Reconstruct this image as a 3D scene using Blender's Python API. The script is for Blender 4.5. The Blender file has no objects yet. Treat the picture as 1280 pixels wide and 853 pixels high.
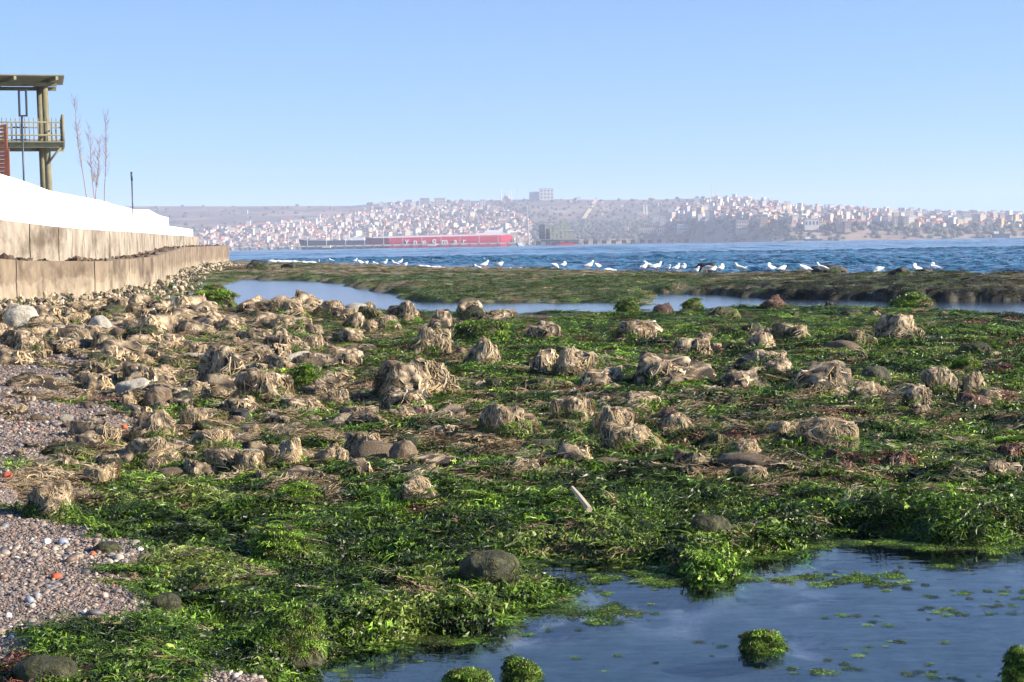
import bpy, math, random
import numpy as np
from mathutils import Vector, Matrix

# ------------------------------------------------------------------ camera, sky, sun, exposure
SC = bpy.context.scene
CAM_H = 1.35
FPX = 2133.0                      # focal length in pixels of the 1280 px wide photograph
HORIZON, SLOPE = 307.0, 0.0166    # sea horizon at the picture's middle, and its tilt
PITCH = math.atan((426.5 - HORIZON) / FPX)
ROLL = math.atan(SLOPE)
_f = np.array([0, math.cos(PITCH), -math.sin(PITCH)])
_r0 = np.array([1.0, 0, 0]); _u0 = np.cross(_r0, _f)
CR = math.cos(ROLL) * _r0 - math.sin(ROLL) * _u0
CU = math.sin(ROLL) * _r0 + math.cos(ROLL) * _u0
CF = _f
cam = bpy.data.cameras.new('camera')
cam.sensor_width = 36.0; cam.lens = 36.0 * FPX / 1280.0
cam.clip_start = 0.1; cam.clip_end = 40000
cam_o = bpy.data.objects.new('camera', cam)
cam_o.matrix_world = Matrix(((CR[0], CU[0], -CF[0], 0), (CR[1], CU[1], -CF[1], 0), (CR[2], CU[2], -CF[2], CAM_H), (0, 0, 0, 1)))
SC.collection.objects.link(cam_o); SC.camera = cam_o

SUN_EL, SUN_AZ = math.radians(26), math.radians(102)   # azimuth clockwise from the view direction (+Y)
sdir = Vector((math.sin(SUN_AZ) * math.cos(SUN_EL), math.cos(SUN_AZ) * math.cos(SUN_EL), math.sin(SUN_EL)))
W = bpy.data.worlds.new('World'); SC.world = W; W.use_nodes = True
wn, wl = W.node_tree.nodes, W.node_tree.links
bg = wn['Background']; bg.inputs[1].default_value = 0.094
sky = wn.new('ShaderNodeTexSky'); sky.sky_type = 'NISHITA'; sky.sun_disc = False
sky.sun_elevation = SUN_EL; sky.sun_rotation = SUN_AZ
sky.air_density = 1.0; sky.dust_density = 0.2; sky.ozone_density = 2.6
hs = wn.new('ShaderNodeHueSaturation'); hs.inputs['Saturation'].default_value = 1.12
wtc = wn.new('ShaderNodeTexCoord'); wmp = wn.new('ShaderNodeMapping'); wmp.vector_type = 'POINT'
wmp.inputs['Scale'].default_value = (1, 1, 1.5); wmp.inputs['Location'].default_value = (0, 0, 0.20)
wnm = wn.new('ShaderNodeVectorMath'); wnm.operation = 'NORMALIZE'
wl.new(wtc.outputs['Generated'], wmp.inputs[0]); wl.new(wmp.outputs[0], wnm.inputs[0]); wl.new(wnm.outputs[0], sky.inputs['Vector'])
wl.new(sky.outputs[0], hs.inputs['Color']); wl.new(hs.outputs[0], bg.inputs[0])
sun = bpy.data.lights.new('sun', 'SUN'); sun.energy = 4.5; sun.angle = math.radians(0.5); sun.color = (1.0, 0.90, 0.74)
sun_o = bpy.data.objects.new('sun', sun); SC.collection.objects.link(sun_o)
sun_o.rotation_euler = sdir.to_track_quat('Z', 'Y').to_euler()
SC.view_settings.view_transform = 'Standard'; SC.view_settings.look = 'None'
SC.view_settings.exposure = 1.58; SC.view_settings.gamma = 1.0; SC.view_settings.use_curve_mapping = False
SC.cycles.use_denoising = True
SC.cycles.max_bounces = 6; SC.cycles.diffuse_bounces = 2; SC.cycles.glossy_bounces = 3
SC.cycles.transparent_max_bounces = 8; SC.cycles.volume_bounces = 0; SC.cycles.transmission_bounces = 2
SC.cycles.caustics_reflective = False; SC.cycles.caustics_refractive = False

# ------------------------------------------------------------------ picture <-> place
rng = np.random.default_rng(7); random.seed(7)
def ray(px, py):
    px = np.asarray(px, float); py = np.asarray(py, float)
    a = (px - 640.0) / FPX; b = (426.5 - py) / FPX
    return CF + a[..., None] * CR + b[..., None] * CU
def ground(px, py, z=0.0):
    d = ray(px, py); t = (z - CAM_H) / d[..., 2]
    p = d * t[..., None]; p[..., 2] = z
    return p
def at(px, py, D):
    d = ray(px, py); t = np.asarray(D, float) / d[..., 1]
    p = d * t[..., None]; p[..., 2] += CAM_H
    return p
def proj(X, Y, Z):
    P = np.stack([X, Y, Z - CAM_H], -1)
    dz = P @ CF
    return 640 + FPX * (P @ CR) / dz, 426.5 - FPX * (P @ CU) / dz

# ------------------------------------------------------------------ noise
_perm = rng.permutation(512).astype(np.int64); _grad = rng.normal(size=(512, 3)); _grad /= np.linalg.norm(_grad, axis=1)[:, None]
def _h(i, j, k): return _perm[(_perm[(_perm[i & 511] + j) & 511] + k) & 511]
def noise(x, y, z=0.0):
    x, y, z = np.broadcast_arrays(np.asarray(x, float), np.asarray(y, float), np.asarray(z, float))
    xi, yi, zi = np.floor(x).astype(np.int64), np.floor(y).astype(np.int64), np.floor(z).astype(np.int64)
    fx, fy, fz = x - xi, y - yi, z - zi
    s = lambda t: t * t * t * (t * (t * 6 - 15) + 10)
    u, v, w = s(fx), s(fy), s(fz); out = 0
    for dx in (0, 1):
        for dy in (0, 1):
            for dz in (0, 1):
                g = _grad[_h(xi + dx, yi + dy, zi + dz)]
                d = g[..., 0] * (fx - dx) + g[..., 1] * (fy - dy) + g[..., 2] * (fz - dz)
                out = out + d * (u if dx else 1 - u) * (v if dy else 1 - v) * (w if dz else 1 - w)
    return out * 1.5
def fbm(x, y, z=0.0, o=3):
    a, s, t = 1.0, 0, 1.0
    for i in range(o):
        s = s + a * noise(np.asarray(x) * t + 17.3 * i, np.asarray(y) * t + 5.1 * i, np.asarray(z) * t); a *= 0.5; t *= 2.03
    return s
def sm(a, b, x):
    t = np.clip((x - a) / (b - a), 0, 1); return t * t * (3 - 2 * t)
def sdist(poly, X, Y):
    """signed distance to a polygon, positive inside"""
    sh = X.shape; X = X.ravel(); Y = Y.ravel()
    best = np.full(X.shape, 1e18); ins = np.zeros(X.shape, bool); n = len(poly)
    for i in range(n):
        ax, ay = poly[i]; bx, by = poly[(i + 1) % n]
        ex, ey = bx - ax, by - ay
        t = np.clip(((X - ax) * ex + (Y - ay) * ey) / (ex * ex + ey * ey + 1e-12), 0, 1)
        best = np.minimum(best, (X - ax - t * ex) ** 2 + (Y - ay - t * ey) ** 2)
        c = ((ay > Y) != (by > Y))
        if abs(ey) > 1e-12: ins ^= c & (X < ex * (Y - ay) / ey + ax)
    return (np.sqrt(best) * np.where(ins, 1, -1)).reshape(sh)
def gpoly(pts, z=0.0):
    a = np.array(pts, float); return ground(a[:, 0], a[:, 1], z)[:, :2]

# ------------------------------------------------------------------ object helpers
COL = SC.collection
def link(o, parent=None):
    COL.objects.link(o)
    if parent is not None: o.parent = parent
    return o
def tag(o, label=None, cat=None, group=None, kind=None):
    if label: o['label'] = label
    if cat: o['category'] = cat
    if group: o['group'] = group
    if kind: o['kind'] = kind
    return o
def big_mesh(name, V, F, mat, cols=None, smooth=True):
    """V n x 3, F m x k (k = 3 or 4) numpy arrays"""
    me = bpy.data.meshes.new(name); k = F.shape[1]
    me.vertices.add(len(V)); me.vertices.foreach_set('co', np.ascontiguousarray(V, np.float32).ravel())
    me.loops.add(F.size); me.loops.foreach_set('vertex_index', np.ascontiguousarray(F, np.int32).ravel())
    me.polygons.add(len(F)); me.polygons.foreach_set('loop_start', np.arange(0, F.size, k, dtype=np.int32))
    me.update(calc_edges=True)
    me.polygons.foreach_set('use_smooth', np.full(len(F), bool(smooth)))
    for nm, c in (cols or {}).items():
        c = np.asarray(c, np.float32)
        if c.ndim == 1:
            a = me.attributes.new(nm, 'FLOAT', 'POINT'); a.data.foreach_set('value', c)
        else:
            a = me.attributes.new(nm, 'FLOAT_COLOR', 'POINT')
            if c.shape[1] == 3: c = np.concatenate([c, np.ones((len(c), 1), np.float32)], 1)
            a.data.foreach_set('color', np.ascontiguousarray(c).ravel())
    me.materials.append(mat); me.update()
    return me
def grid_faces(nr, nc):
    i = np.arange(nr * nc).reshape(nr, nc)
    return np.stack([i[:-1, :-1], i[:-1, 1:], i[1:, 1:], i[1:, :-1]], -1).reshape(-1, 4)
class MB:
    def __init__(s): s.v = []; s.f = []
    def box(s, c, size, R=None):
        n = len(s.v); c = np.array(c, float); h = np.array(size, float) / 2
        for a in (-1, 1):
            for b in (-1, 1):
                for d in (-1, 1):
                    o = np.array([a, b, d]) * h
                    if R is not None: o = R @ o
                    s.v.append(tuple(c + o))
        for q in ((0, 1, 3, 2), (4, 6, 7, 5), (0, 4, 5, 1), (2, 3, 7, 6), (0, 2, 6, 4), (1, 5, 7, 3)): s.f.append(tuple(n + i for i in q))
        return s
    def tube(s, pts, rads, n=8, cap=True):
        pts = [np.array(p, float) for p in pts]; base = len(s.v)
        if np.isscalar(rads): rads = [rads] * len(pts)
        for i, p in enumerate(pts):
            t = pts[min(i + 1, len(pts) - 1)] - pts[max(i - 1, 0)]; t = t / (np.linalg.norm(t) + 1e-9)
            a = np.cross(t, [0, 0, 1.0] if abs(t[2]) < 0.9 else [1.0, 0, 0]); a /= np.linalg.norm(a); b = np.cross(t, a)
            for k in range(n):
                w = 2 * math.pi * k / n
                s.v.append(tuple(p + rads[i] * (math.cos(w) * a + math.sin(w) * b)))
        for i in range(len(pts) - 1):
            for k in range(n):
                s.f.append((base + i * n + k, base + i * n + (k + 1) % n, base + (i + 1) * n + (k + 1) % n, base + (i + 1) * n + k))
        if cap:
            s.f.append(tuple(base + k for k in range(n))[::-1]); s.f.append(tuple(base + (len(pts) - 1) * n + k for k in range(n)))
        return s
    def bar(s, p0, p1, w, h):
        """a rectangular bar from p0 to p1, w across, h upright"""
        p0 = np.array(p0, float); p1 = np.array(p1, float); t = p1 - p0; L = np.linalg.norm(t); t /= L
        a = np.cross(t, [0, 0, 1.0]);
        if np.linalg.norm(a) < 1e-3: a = np.array([1.0, 0, 0])
        a /= np.linalg.norm(a); b = np.cross(a, t)
        return s.box((p0 + p1) / 2, (L, w, h), np.stack([t, a, b], 1))
    def prism(s, poly, axis0, axis1, base, ext):
        """poly [(a,b)] in the plane base + a*axis0 + b*axis1, pushed along ext"""
        n = len(s.v); m = len(poly); base = np.array(base, float); e = np.array(ext, float)
        A, B = np.array(axis0, float), np.array(axis1, float)
        for a, b in poly: s.v.append(tuple(base + a * A + b * B))
        for a, b in poly: s.v.append(tuple(base + a * A + b * B + e))
        s.f.append(tuple(range(n, n + m))[::-1]); s.f.append(tuple(range(n + m, n + 2 * m)))
        for i in range(m): s.f.append((n + i, n + (i + 1) % m, n + m + (i + 1) % m, n + m + i))
        return s
    def mesh(s, name, mat, smooth=False):
        me = bpy.data.meshes.new(name); me.from_pydata(s.v, [], s.f); me.materials.append(mat)
        import bmesh
        bm = bmesh.new(); bm.from_mesh(me); bmesh.ops.recalc_face_normals(bm, faces=bm.faces[:]); bm.to_mesh(me); bm.free()
        if smooth: me.polygons.foreach_set('use_smooth', [True] * len(me.polygons))
        me.update(); return me
    def build(s, name, mat, parent=None, smooth=False):
        return link(bpy.data.objects.new(name, s.mesh(name, mat, smooth)), parent)
def empty(name, loc=(0, 0, 0)):
    o = bpy.data.objects.new(name, None); o.location = loc; o.empty_display_size = 0.1
    return link(o)
def place(root, parts, M):
    """parts built in world coordinates hang under an Empty: keep them where they are"""
    for p in parts: p.parent = root; p.matrix_parent_inverse = M.inverted()
def thing(name, loc, label, cat, group=None):
    o = empty(name, [float(c) for c in loc]); o['_m'] = 1; del o['_m']
    return tag(o, label, cat, group)
def part(root, name, mb, mat, smooth=False, under=None):
    """MB in world coordinates -> child of the Empty ROOT (or of its part UNDER)"""
    L = np.array(root.location); mb.v = [tuple(np.array(v) - L) for v in mb.v]
    return mb.build(name, mat, under if under is not None else root, smooth)

# ------------------------------------------------------------------ materials
def mat_new(name):
    m = bpy.data.materials.new(name); m.use_nodes = True
    nt = m.node_tree; b = nt.nodes['Principled BSDF']
    return m, nt.nodes, nt.links, b
def N(nodes, t, **kw):
    n = nodes.new(t)
    for k, v in kw.items():
        if k in n.inputs: n.inputs[k].default_value = v
        else: setattr(n, k, v)
    return n
def mixc(nodes, links, a, b, fac, mode='MIX'):
    n = nodes.new('ShaderNodeMix'); n.data_type = 'RGBA'; n.blend_type = mode
    for sock, v in ((n.inputs[6], a), (n.inputs[7], b), (n.inputs[0], fac)):
        if isinstance(v, (int, float)): sock.default_value = v
        elif isinstance(v, tuple): sock.default_value = (*v[:3], 1)
        else: links.new(v, sock)
    return n.outputs[2]
def ramp(nodes, links, val, stops):
    r = nodes.new('ShaderNodeValToRGB'); e = r.color_ramp.elements
    while len(e) < len(stops): e.new(0.5)
    for el, (p, c) in zip(e, stops): el.position = p; el.color = (*c, 1) if isinstance(c, tuple) else (c, c, c, 1)
    links.new(val, r.inputs[0]); return r.outputs[0]
def plain(name, col, rough=0.6, var=0.25, scale=4.0, metal=0.0, bump=0.0, spec=0.5):
    m, n, l, b = mat_new(name)
    tc = N(n, 'ShaderNodeTexCoord'); ns = N(n, 'ShaderNodeTexNoise', Scale=scale, Detail=6.0, Roughness=0.65)
    l.new(tc.outputs['Object'], ns.inputs['Vector'])
    f = ramp(n, l, ns.outputs['Fac'], [(0.3, 1 - var), (0.7, 1 + var * 0.6)])
    l.new(mixc(n, l, col, f, 1.0, 'MULTIPLY'), b.inputs['Base Color'])
    b.inputs['Roughness'].default_value = rough; b.inputs['Metallic'].default_value = metal
    b.inputs['Specular IOR Level'].default_value = spec
    if bump:
        bp = N(n, 'ShaderNodeBump', Strength=bump, Distance=0.02); l.new(ns.outputs['Fac'], bp.inputs['Height']); l.new(bp.outputs[0], b.inputs['Normal'])
    return m
def attr_mat(name, attr='Col', rough=0.7, spec=0.4, noise_scale=0.0, bump=0.0, inst=None, transl=0.0, objvar=0.0):
    m, n, l, b = mat_new(name)
    a = N(n, 'ShaderNodeAttribute', attribute_name=attr); c = a.outputs['Color']
    if inst:
        t = N(n, 'ShaderNodeAttribute', attribute_name=inst, attribute_type='INSTANCER')
        c = mixc(n, l, c, t.outputs['Color'], 1.0, 'MULTIPLY')
    if objvar:
        oi = N(n, 'ShaderNodeObjectInfo'); r = ramp(n, l, oi.outputs['Random'], [(0.0, 1 - objvar), (1.0, 1 + objvar)])
        c = mixc(n, l, c, r, 1.0, 'MULTIPLY')
    if noise_scale:
        tc = N(n, 'ShaderNodeTexCoord'); ns = N(n, 'ShaderNodeTexNoise', Scale=noise_scale, Detail=7.0, Roughness=0.7)
        l.new(tc.outputs['Object'], ns.inputs['Vector'])
        c = mixc(n, l, c, ramp(n, l, ns.outputs['Fac'], [(0.3, 0.55), (0.7, 1.35)]), 1.0, 'MULTIPLY')
        if bump:
            bp = N(n, 'ShaderNodeBump', Strength=bump, Distance=0.03); l.new(ns.outputs['Fac'], bp.inputs['Height']); l.new(bp.outputs[0], b.inputs['Normal'])
    l.new(c, b.inputs['Base Color']); b.inputs['Roughness'].default_value = rough; b.inputs['Specular IOR Level'].default_value = spec
    if transl:
        tr = n.new('ShaderNodeBsdfTranslucent'); l.new(c, tr.inputs['Color'])
        mx = n.new('ShaderNodeMixShader'); mx.inputs[0].default_value = transl
        out = n['Material Output']; l.new(b.outputs[0], mx.inputs[1]); l.new(tr.outputs[0], mx.inputs[2]); l.new(mx.outputs[0], out.inputs['Surface'])
    return m

# ------------------------------------------------------------------ the lie of the land
SEA_EDGE = [(150, 322), (230, 324), (295, 326), (350, 328), (420, 331), (500, 334), (640, 336.5), (760, 338.5), (850, 341), (980, 343), (1100, 344), (1280, 344.5), (1480, 346)]
sea_world = ground(np.array([p[0] for p in SEA_EDGE], float), np.array([p[1] for p in SEA_EDGE], float), 0.12)[:, :2]
SEA_POLY = np.concatenate([sea_world, np.array([[4000, 6000.0], [-4000, 6000.0]])])
LAGOON = gpoly([(205, 378), (240, 362), (290, 350), (400, 352), (460, 361), (490, 366), (505, 376), (560, 379), (700, 379), (768, 380), (776, 389), (806, 389), (812, 366),
                (860, 368), (900, 370), (950, 372), (1000, 375), (1100, 376), (1180, 377), (1280, 376), (1480, 378), (1480, 408), (1280, 394), (1180, 388), (1110, 384), (980, 384),
                (940, 384), (870, 387), (812, 390), (800, 392), (740, 388), (640, 391), (560, 388), (520, 390), (470, 388), (400, 384), (330, 390), (260, 392), (200, 398)])
POOL = gpoly([(425, 838), (470, 818), (530, 800), (600, 806), (655, 792), (690, 762), (742, 748), (735, 724), (640, 712), (700, 702), (800, 710), (868, 742), (940, 737), (958, 702),
              (1030, 692), (1058, 668), (1120, 674), (1200, 690), (1300, 676), (1480, 680), (1500, 940), (700, 960), (420, 940)])
SLIVERS = [gpoly(p) for p in ([(425, 716), (470, 706), (494, 708), (480, 722), (440, 722)], [(640, 700), (690, 696), (762, 703), (740, 708), (660, 710)], [(905, 668), (935, 664), (960, 672), (930, 677)],
                              [(815, 660), (845, 657), (840, 668), (815, 668)], [(700, 413), (760, 413), (756, 418), (705, 418)], [(664, 411), (690, 411), (690, 415), (664, 415)],
                              [(1036, 403), (1078, 403), (1076, 407), (1040, 407)], [(560, 388), (610, 384), (660, 388), (640, 396), (580, 394)])]
GRAVEL = gpoly([(-80, 448), (100, 446), (165, 455), (120, 478), (60, 490), (150, 505), (170, 530), (120, 560), (60, 585), (40, 612), (20, 640), (160, 655), (200, 690), (140, 715), (165, 740),
                (235, 762), (215, 795), (270, 812), (340, 826), (400, 834), (450, 842), (440, 940), (-200, 960)], 0.14)
BUMPS = [(535, 775, .34, .13), (440, 760, .3, .08), (1160, 662, .38, .12), (1010, 648, .2, .08), (700, 735, .2, .03), (1130, 640, .3, .09), (570, 660, .35, .08),
         (330, 640, .3, .1), (200, 650, .2, .06), (1240, 640, .4, .08), (760, 640, .3, .07), (260, 760, .2, .04), (640, 600, .4, .08), (250, 630, .25, .07), (440, 620, .3, .07),
         (980, 600, .4, .09), (1200, 600, .4, .08), (60, 845, .2, .07), (345, 690, .2, .1), (360, 810, .16, .08)]
BW = [(ground(np.array([x], float), np.array([y], float), 0.08)[0], r, h) for x, y, r, h in BUMPS]
def land(X, Y, full=True):
    """height and the zone masks"""
    X = np.asarray(X, float); Y = np.asarray(Y, float)
    px, py = proj(X, Y, np.full_like(X, 0.08))
    n1 = fbm(X * 0.9, Y * 0.9, 1.7, 3)
    far = sm(10, 35, Y)
    sea = sdist(SEA_POLY, X, Y); lag = sdist(LAGOON, X, Y) + n1 * 0.018 * Y
    nn = fbm(X * 2.7, Y * 2.7, 4.2, 3)
    pool = sdist(POOL, X, Y) + nn * 0.07 + 0.06
    for s in SLIVERS: pool = np.maximum(pool, sdist(s, X, Y) + nn * 0.03)
    grav = sdist(GRAVEL, X, Y) + nn * 0.14 + fbm(X * 0.8, Y * 1.1, 9.0, 2) * 0.12
    mid = np.interp(px, [200, 300, 400, 500, 700, 812, 900, 1000, 1100, 1180, 1280, 1480], [375, 367, 363, 377, 379, 375, 373, 374.5, 375, 377, 380, 388])
    reef = sm(0, 1, (mid - py) / 4.0 + .5) * sm(-1, 1, (X + 14 + (Y - 40) * 0.13))
    right = sm(780, 1000, px)
    # weed-covered lumps
    l1 = np.abs(noise(X * 1.15, Y * 1.15, 0.3)); l2 = np.abs(noise(X * 2.6, Y * 2.6, 3.3)); l3 = np.abs(noise(X * 6.1, Y * 6.1, 7.7))
    lump = 0.080 * l1 + 0.085 * l2 + 0.05 * l3 * (1 - 0.5 * far) + 0.03 * np.abs(noise(X * 15, Y * 15, 9.9)) * (1 - sm(9, 16, Y))
    G = sm(-0.15, 0.15, grav) * (1 - sm(36, 44, Y))
    lump = lump * (1 - 0.62 * sm(20, 30, Y)) * (0.30 + 0.70 * sm(0.05, 0.7, -pool)) * (1 - .2 * sm(9, 6, Y))
    z = 0.025 + lump * (1 - 0.85 * G) + 0.02 * n1
    # beach rises towards the sea wall
    beach = sm(-0.5, -4.5, X + 0.075 * (Y - 6) + 0.2) * (1 - sm(45, 70, Y))
    z = z + 0.10 * G + 0.10 * beach
    z = z - 0.03 * sm(22, 32, Y)                                            # the flats before the lagoon lie low
    # reef beyond the lagoon: low and sloping where it starts, a ledge farther along
    lowr = 0.10 + 0.06 * sm(60, 110, Y) + 0.10 * noise(X * .25, Y * .25, 5.5)
    ter = noise(X * 0.22, Y * 0.5, 8.8) + 0.4 * noise(X * .9, Y * 1.6, 2.2)
    ledge = 0.12 + 0.10 * sm(-0.02, 0.05, ter) + 0.05 * noise(X * 1.2, Y * 1.2, 1.1)
    z = z * (1 - reef) + reef * (lowr * (1 - right) + ledge * right + 0.05 * l2 + 0.05 * l1)
    for p, r, h in BW: z = z + .65 * h * np.exp(-((X - p[0]) ** 2 + (Y - p[1]) ** 2) / (r * r * 0.5))
    zn = z.copy()
    w = 0.10 + 0.012 * Y * (1 - 0.8 * right * reef)
    t = sm(-1, 1, lag / w); z = z * (1 - t) + (-0.30) * t
    t = sm(-0.16, 0.05, pool); z = z * (1 - t) + (-0.085 - 0.05 * (n1 + nn * .5)) * t
    t = sm(-0.5, 0.7, sea / (1 + 0.0 * Y)); z = z * (1 - t) + (-1.2) * t
    if not full: return z
    return z, dict(px=px, py=py, G=G, reef=reef, right=right, sea=sea, lag=lag, pool=pool, n1=n1, nn=nn, beach=beach, l2=l2)

# ---- ground sheet
TC, TR = 400, 760
uu = np.linspace(-0.47, 0.47, TC)
dd = np.exp(np.linspace(math.log(3.4), math.log(215.0), TR))
Dg, Ug = np.meshgrid(dd, uu, indexing='ij')
Xg, Yg = Ug * Dg, Dg
Zg, M = land(Xg, Yg)
_l0, _l1 = math.log(3.4), math.log(215.0)
def gs(A, X, Y):
    """read a ground-sheet field at points by bilinear interpolation"""
    X = np.asarray(X, float); Y = np.asarray(Y, float)
    r = np.clip((np.log(np.maximum(Y, 3.4)) - _l0) / (_l1 - _l0) * (TR - 1), 0, TR - 1.001); c = np.clip((X / Y + .47) / .94 * (TC - 1), 0, TC - 1.001)
    i, j = r.astype(int), c.astype(int); a, b = r - i, c - j
    return A[i, j] * (1 - a) * (1 - b) + A[i + 1, j] * a * (1 - b) + A[i, j + 1] * (1 - a) * b + A[i + 1, j + 1] * a * b
def landz(x, y): return float(gs(Zg, np.array([x]), np.array([y]))[0])
straw_n = fbm(Xg * 0.55, Yg * 0.4, 21.0, 3)
def straw_share(px, py, n):
    """how much of the weed is bleached straw there"""
    s = 0.29 + 0.0 * px
    s = s + 0.50 * sm(660, 260, px) * sm(375, 400, py) * sm(630, 570, py)
    s = s - 0.32 * sm(450, 405, py) * sm(600, 700, px)
    s = s + 0.16 * sm(440, 500, py) * sm(640, 590, py) * sm(420, 560, px)
    s = s - 0.30 * sm(560, 650, py)
    s = s + 0.05 * sm(330, 120, px) * sm(600, 640, py)
    for cx, cy, rx, ry in ((75, 635, 60, 22), (345, 690, 45, 20), (370, 622, 50, 14), (300, 722, 45, 12), (360, 775, 38, 18), (235, 700, 45, 9), (190, 736, 30, 8), (60, 765, 70, 8), (130, 772, 50, 8), (520, 606, 40, 10), (600, 560, 60, 14), (930, 600, 60, 10), (540, 735, 60, 8)):
        s = s + .95 * np.exp(-((px - cx) / rx) ** 2 - ((py - cy) / ry) ** 2)
    return s + n * 0.35
SS = straw_share(M['px'], M['py'], straw_n)
k = lambda c: np.array(c, float)
def lerp(a, b, t): return a * (1 - t[..., None]) + b * t[..., None]
C = np.broadcast_to(k([.030, .040, .014]), Xg.shape + (3,)).copy()
C = lerp(C, k([.13, .10, .062]), np.clip(sm(0.35, 0.75, SS), 0, 1) * 0.85)
C = lerp(C, k([.30, .245, .225]), M['G'])
rf = sm(-0.1, 0.5, fbm(Xg * .16, Yg * .3, 3.0, 3) + 0.55 * sm(352, 338, M['py']))
C = lerp(C, k([.22, .175, .11]) * np.ones_like(C), M['reef'] * rf * 0.6)
C = lerp(C, k([.055, .075, .02]), M['reef'] * (1 - rf) * 0.7)
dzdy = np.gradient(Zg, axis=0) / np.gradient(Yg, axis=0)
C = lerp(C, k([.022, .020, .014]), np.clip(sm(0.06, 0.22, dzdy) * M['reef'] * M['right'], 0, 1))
pb = sm(-0.05, 0.06, M['pool'])
psand = sm(0.0, 0.45, fbm(Xg * 1.6 + 3.1, Yg * 1.1, 12.5, 3) - 0.02 + 0.25 * sm(720, 830, M['py']) - 0.3 * sm(950, 1200, M['px']))
C = lerp(C, lerp(np.broadcast_to(k([.030, .036, .036]), C.shape), k([.25, .19, .18]), psand), pb)
C = lerp(C, k([.10, .085, .06]), sm(-0.2, 0.6, M['lag']))
gm, gn, gl, gb = mat_new('shore_ground')
ga = N(gn, 'ShaderNodeAttribute', attribute_name='Col'); gv = N(gn, 'ShaderNodeAttribute', attribute_name='grav')
tc = N(gn, 'ShaderNodeTexCoord')
vo = N(gn, 'ShaderNodeTexVoronoi', Scale=95.0, Randomness=1.0); gl.new(tc.outputs['Object'], vo.inputs['Vector'])
sep = N(gn, 'ShaderNodeSeparateColor'); gl.new(vo.outputs['Color'], sep.inputs[0])
peb = ramp(gn, gl, sep.outputs[0], [(0.0, (.055, .045, .042)), (0.22, (.13, .10, .09)), (0.5, (.19, .145, .125)), (0.7, (.14, .12, .115)), (0.85, (.31, .27, .235)), (0.95, (.34, .13, .08))])
edge = ramp(gn, gl, vo.outputs['Distance'], [(0.2, 1.0), (0.6, 0.45)])
pebc = mixc(gn, gl, peb, edge, 1.0, 'MULTIPLY')
ns = N(gn, 'ShaderNodeTexNoise', Scale=22.0, Detail=8.0, Roughness=0.7); gl.new(tc.outputs['Object'], ns.inputs['Vector'])
var = mixc(gn, gl, ga.outputs['Color'], ramp(gn, gl, ns.outputs['Fac'], [(0.3, 0.45), (0.7, 1.5)]), 1.0, 'MULTIPLY')
gl.new(mixc(gn, gl, var, pebc, gv.outputs['Fac']), gb.inputs['Base Color'])
bp = N(gn, 'ShaderNodeBump', Strength=0.6, Distance=0.012); gl.new(ns.outputs['Fac'], bp.inputs['Height']); gl.new(bp.outputs[0], gb.inputs['Normal'])
gb.inputs['Roughness'].default_value = 0.75
Vg = np.stack([Xg, Yg, Zg], -1).reshape(-1, 3)
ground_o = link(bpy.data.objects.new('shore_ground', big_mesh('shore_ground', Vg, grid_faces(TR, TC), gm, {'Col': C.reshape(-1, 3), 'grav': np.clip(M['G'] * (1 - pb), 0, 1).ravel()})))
tag(ground_o, 'stony weed-covered foreshore and reef flat between sea wall and sea', kind='structure')

# ---- still water of the tide pools and the lagoon
wm, n_, l_, b_ = mat_new('pool_water'); n_.remove(b_)
fr = N(n_, 'ShaderNodeFresnel', IOR=1.38); gls = N(n_, 'ShaderNodeBsdfGlossy', Roughness=0.015); tra = n_.new('ShaderNodeBsdfTransparent'); tra.inputs[0].default_value = (.56, .72, .90, 1)
mx = n_.new('ShaderNodeMixShader'); tcw = N(n_, 'ShaderNodeTexCoord')
mpw = N(n_, 'ShaderNodeMapping'); mpw.inputs['Scale'].default_value = (1.0, 2.2, 1.0); l_.new(tcw.outputs['Object'], mpw.inputs[0])
nw = N(n_, 'ShaderNodeTexNoise', Scale=5.0, Detail=3.0); l_.new(mpw.outputs[0], nw.inputs['Vector'])
bw = N(n_, 'ShaderNodeBump', Strength=0.05, Distance=0.05); l_.new(nw.outputs['Fac'], bw.inputs['Height'])
l_.new(bw.outputs[0], gls.inputs['Normal']); l_.new(bw.outputs[0], fr.inputs['Normal'])
geo = n_.new('ShaderNodeNewGeometry'); inv = N(n_, 'ShaderNodeMath', operation='SUBTRACT'); inv.inputs[0].default_value = 1.0; l_.new(geo.outputs['Backfacing'], inv.inputs[1])
mul = N(n_, 'ShaderNodeMath', operation='MULTIPLY'); l_.new(fr.outputs[0], mul.inputs[0]); l_.new(inv.outputs[0], mul.inputs[1])   # a thin sheet: sunlight passes back up through it
l_.new(mul.outputs[0], mx.inputs[0]); l_.new(tra.outputs[0], mx.inputs[1]); l_.new(gls.outputs[0], mx.inputs[2]); l_.new(mx.outputs[0], n_['Material Output'].inputs['Surface'])
wm2 = wm.copy(); wm2.name = 'rippled_lagoon_water'
for nd in wm2.node_tree.nodes:
    if nd.type == 'BUMP': nd.inputs['Strength'].default_value = 0.05; nd.inputs['Distance'].default_value = 0.05
    if nd.type == 'TEX_NOISE': nd.inputs['Scale'].default_value = 3.0
    if nd.type == 'BSDF_GLOSSY': nd.inputs['Roughness'].default_value = 0.13
def flat_water(name, poly, label, wm=wm):
    me = bpy.data.meshes.new(name); me.from_pydata([(x, y, 0.0) for x, y in poly], [], [tuple(range(len(poly)))]); me.materials.append(wm)
    return tag(link(bpy.data.objects.new(name, me)), label, kind='structure')
flat_water('tide_pool_water', [(-4, 3.5), (6, 3.5), (12, 26), (-9, 26)], 'still blue tide pool with drifting weed in front of the rocks')
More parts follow.
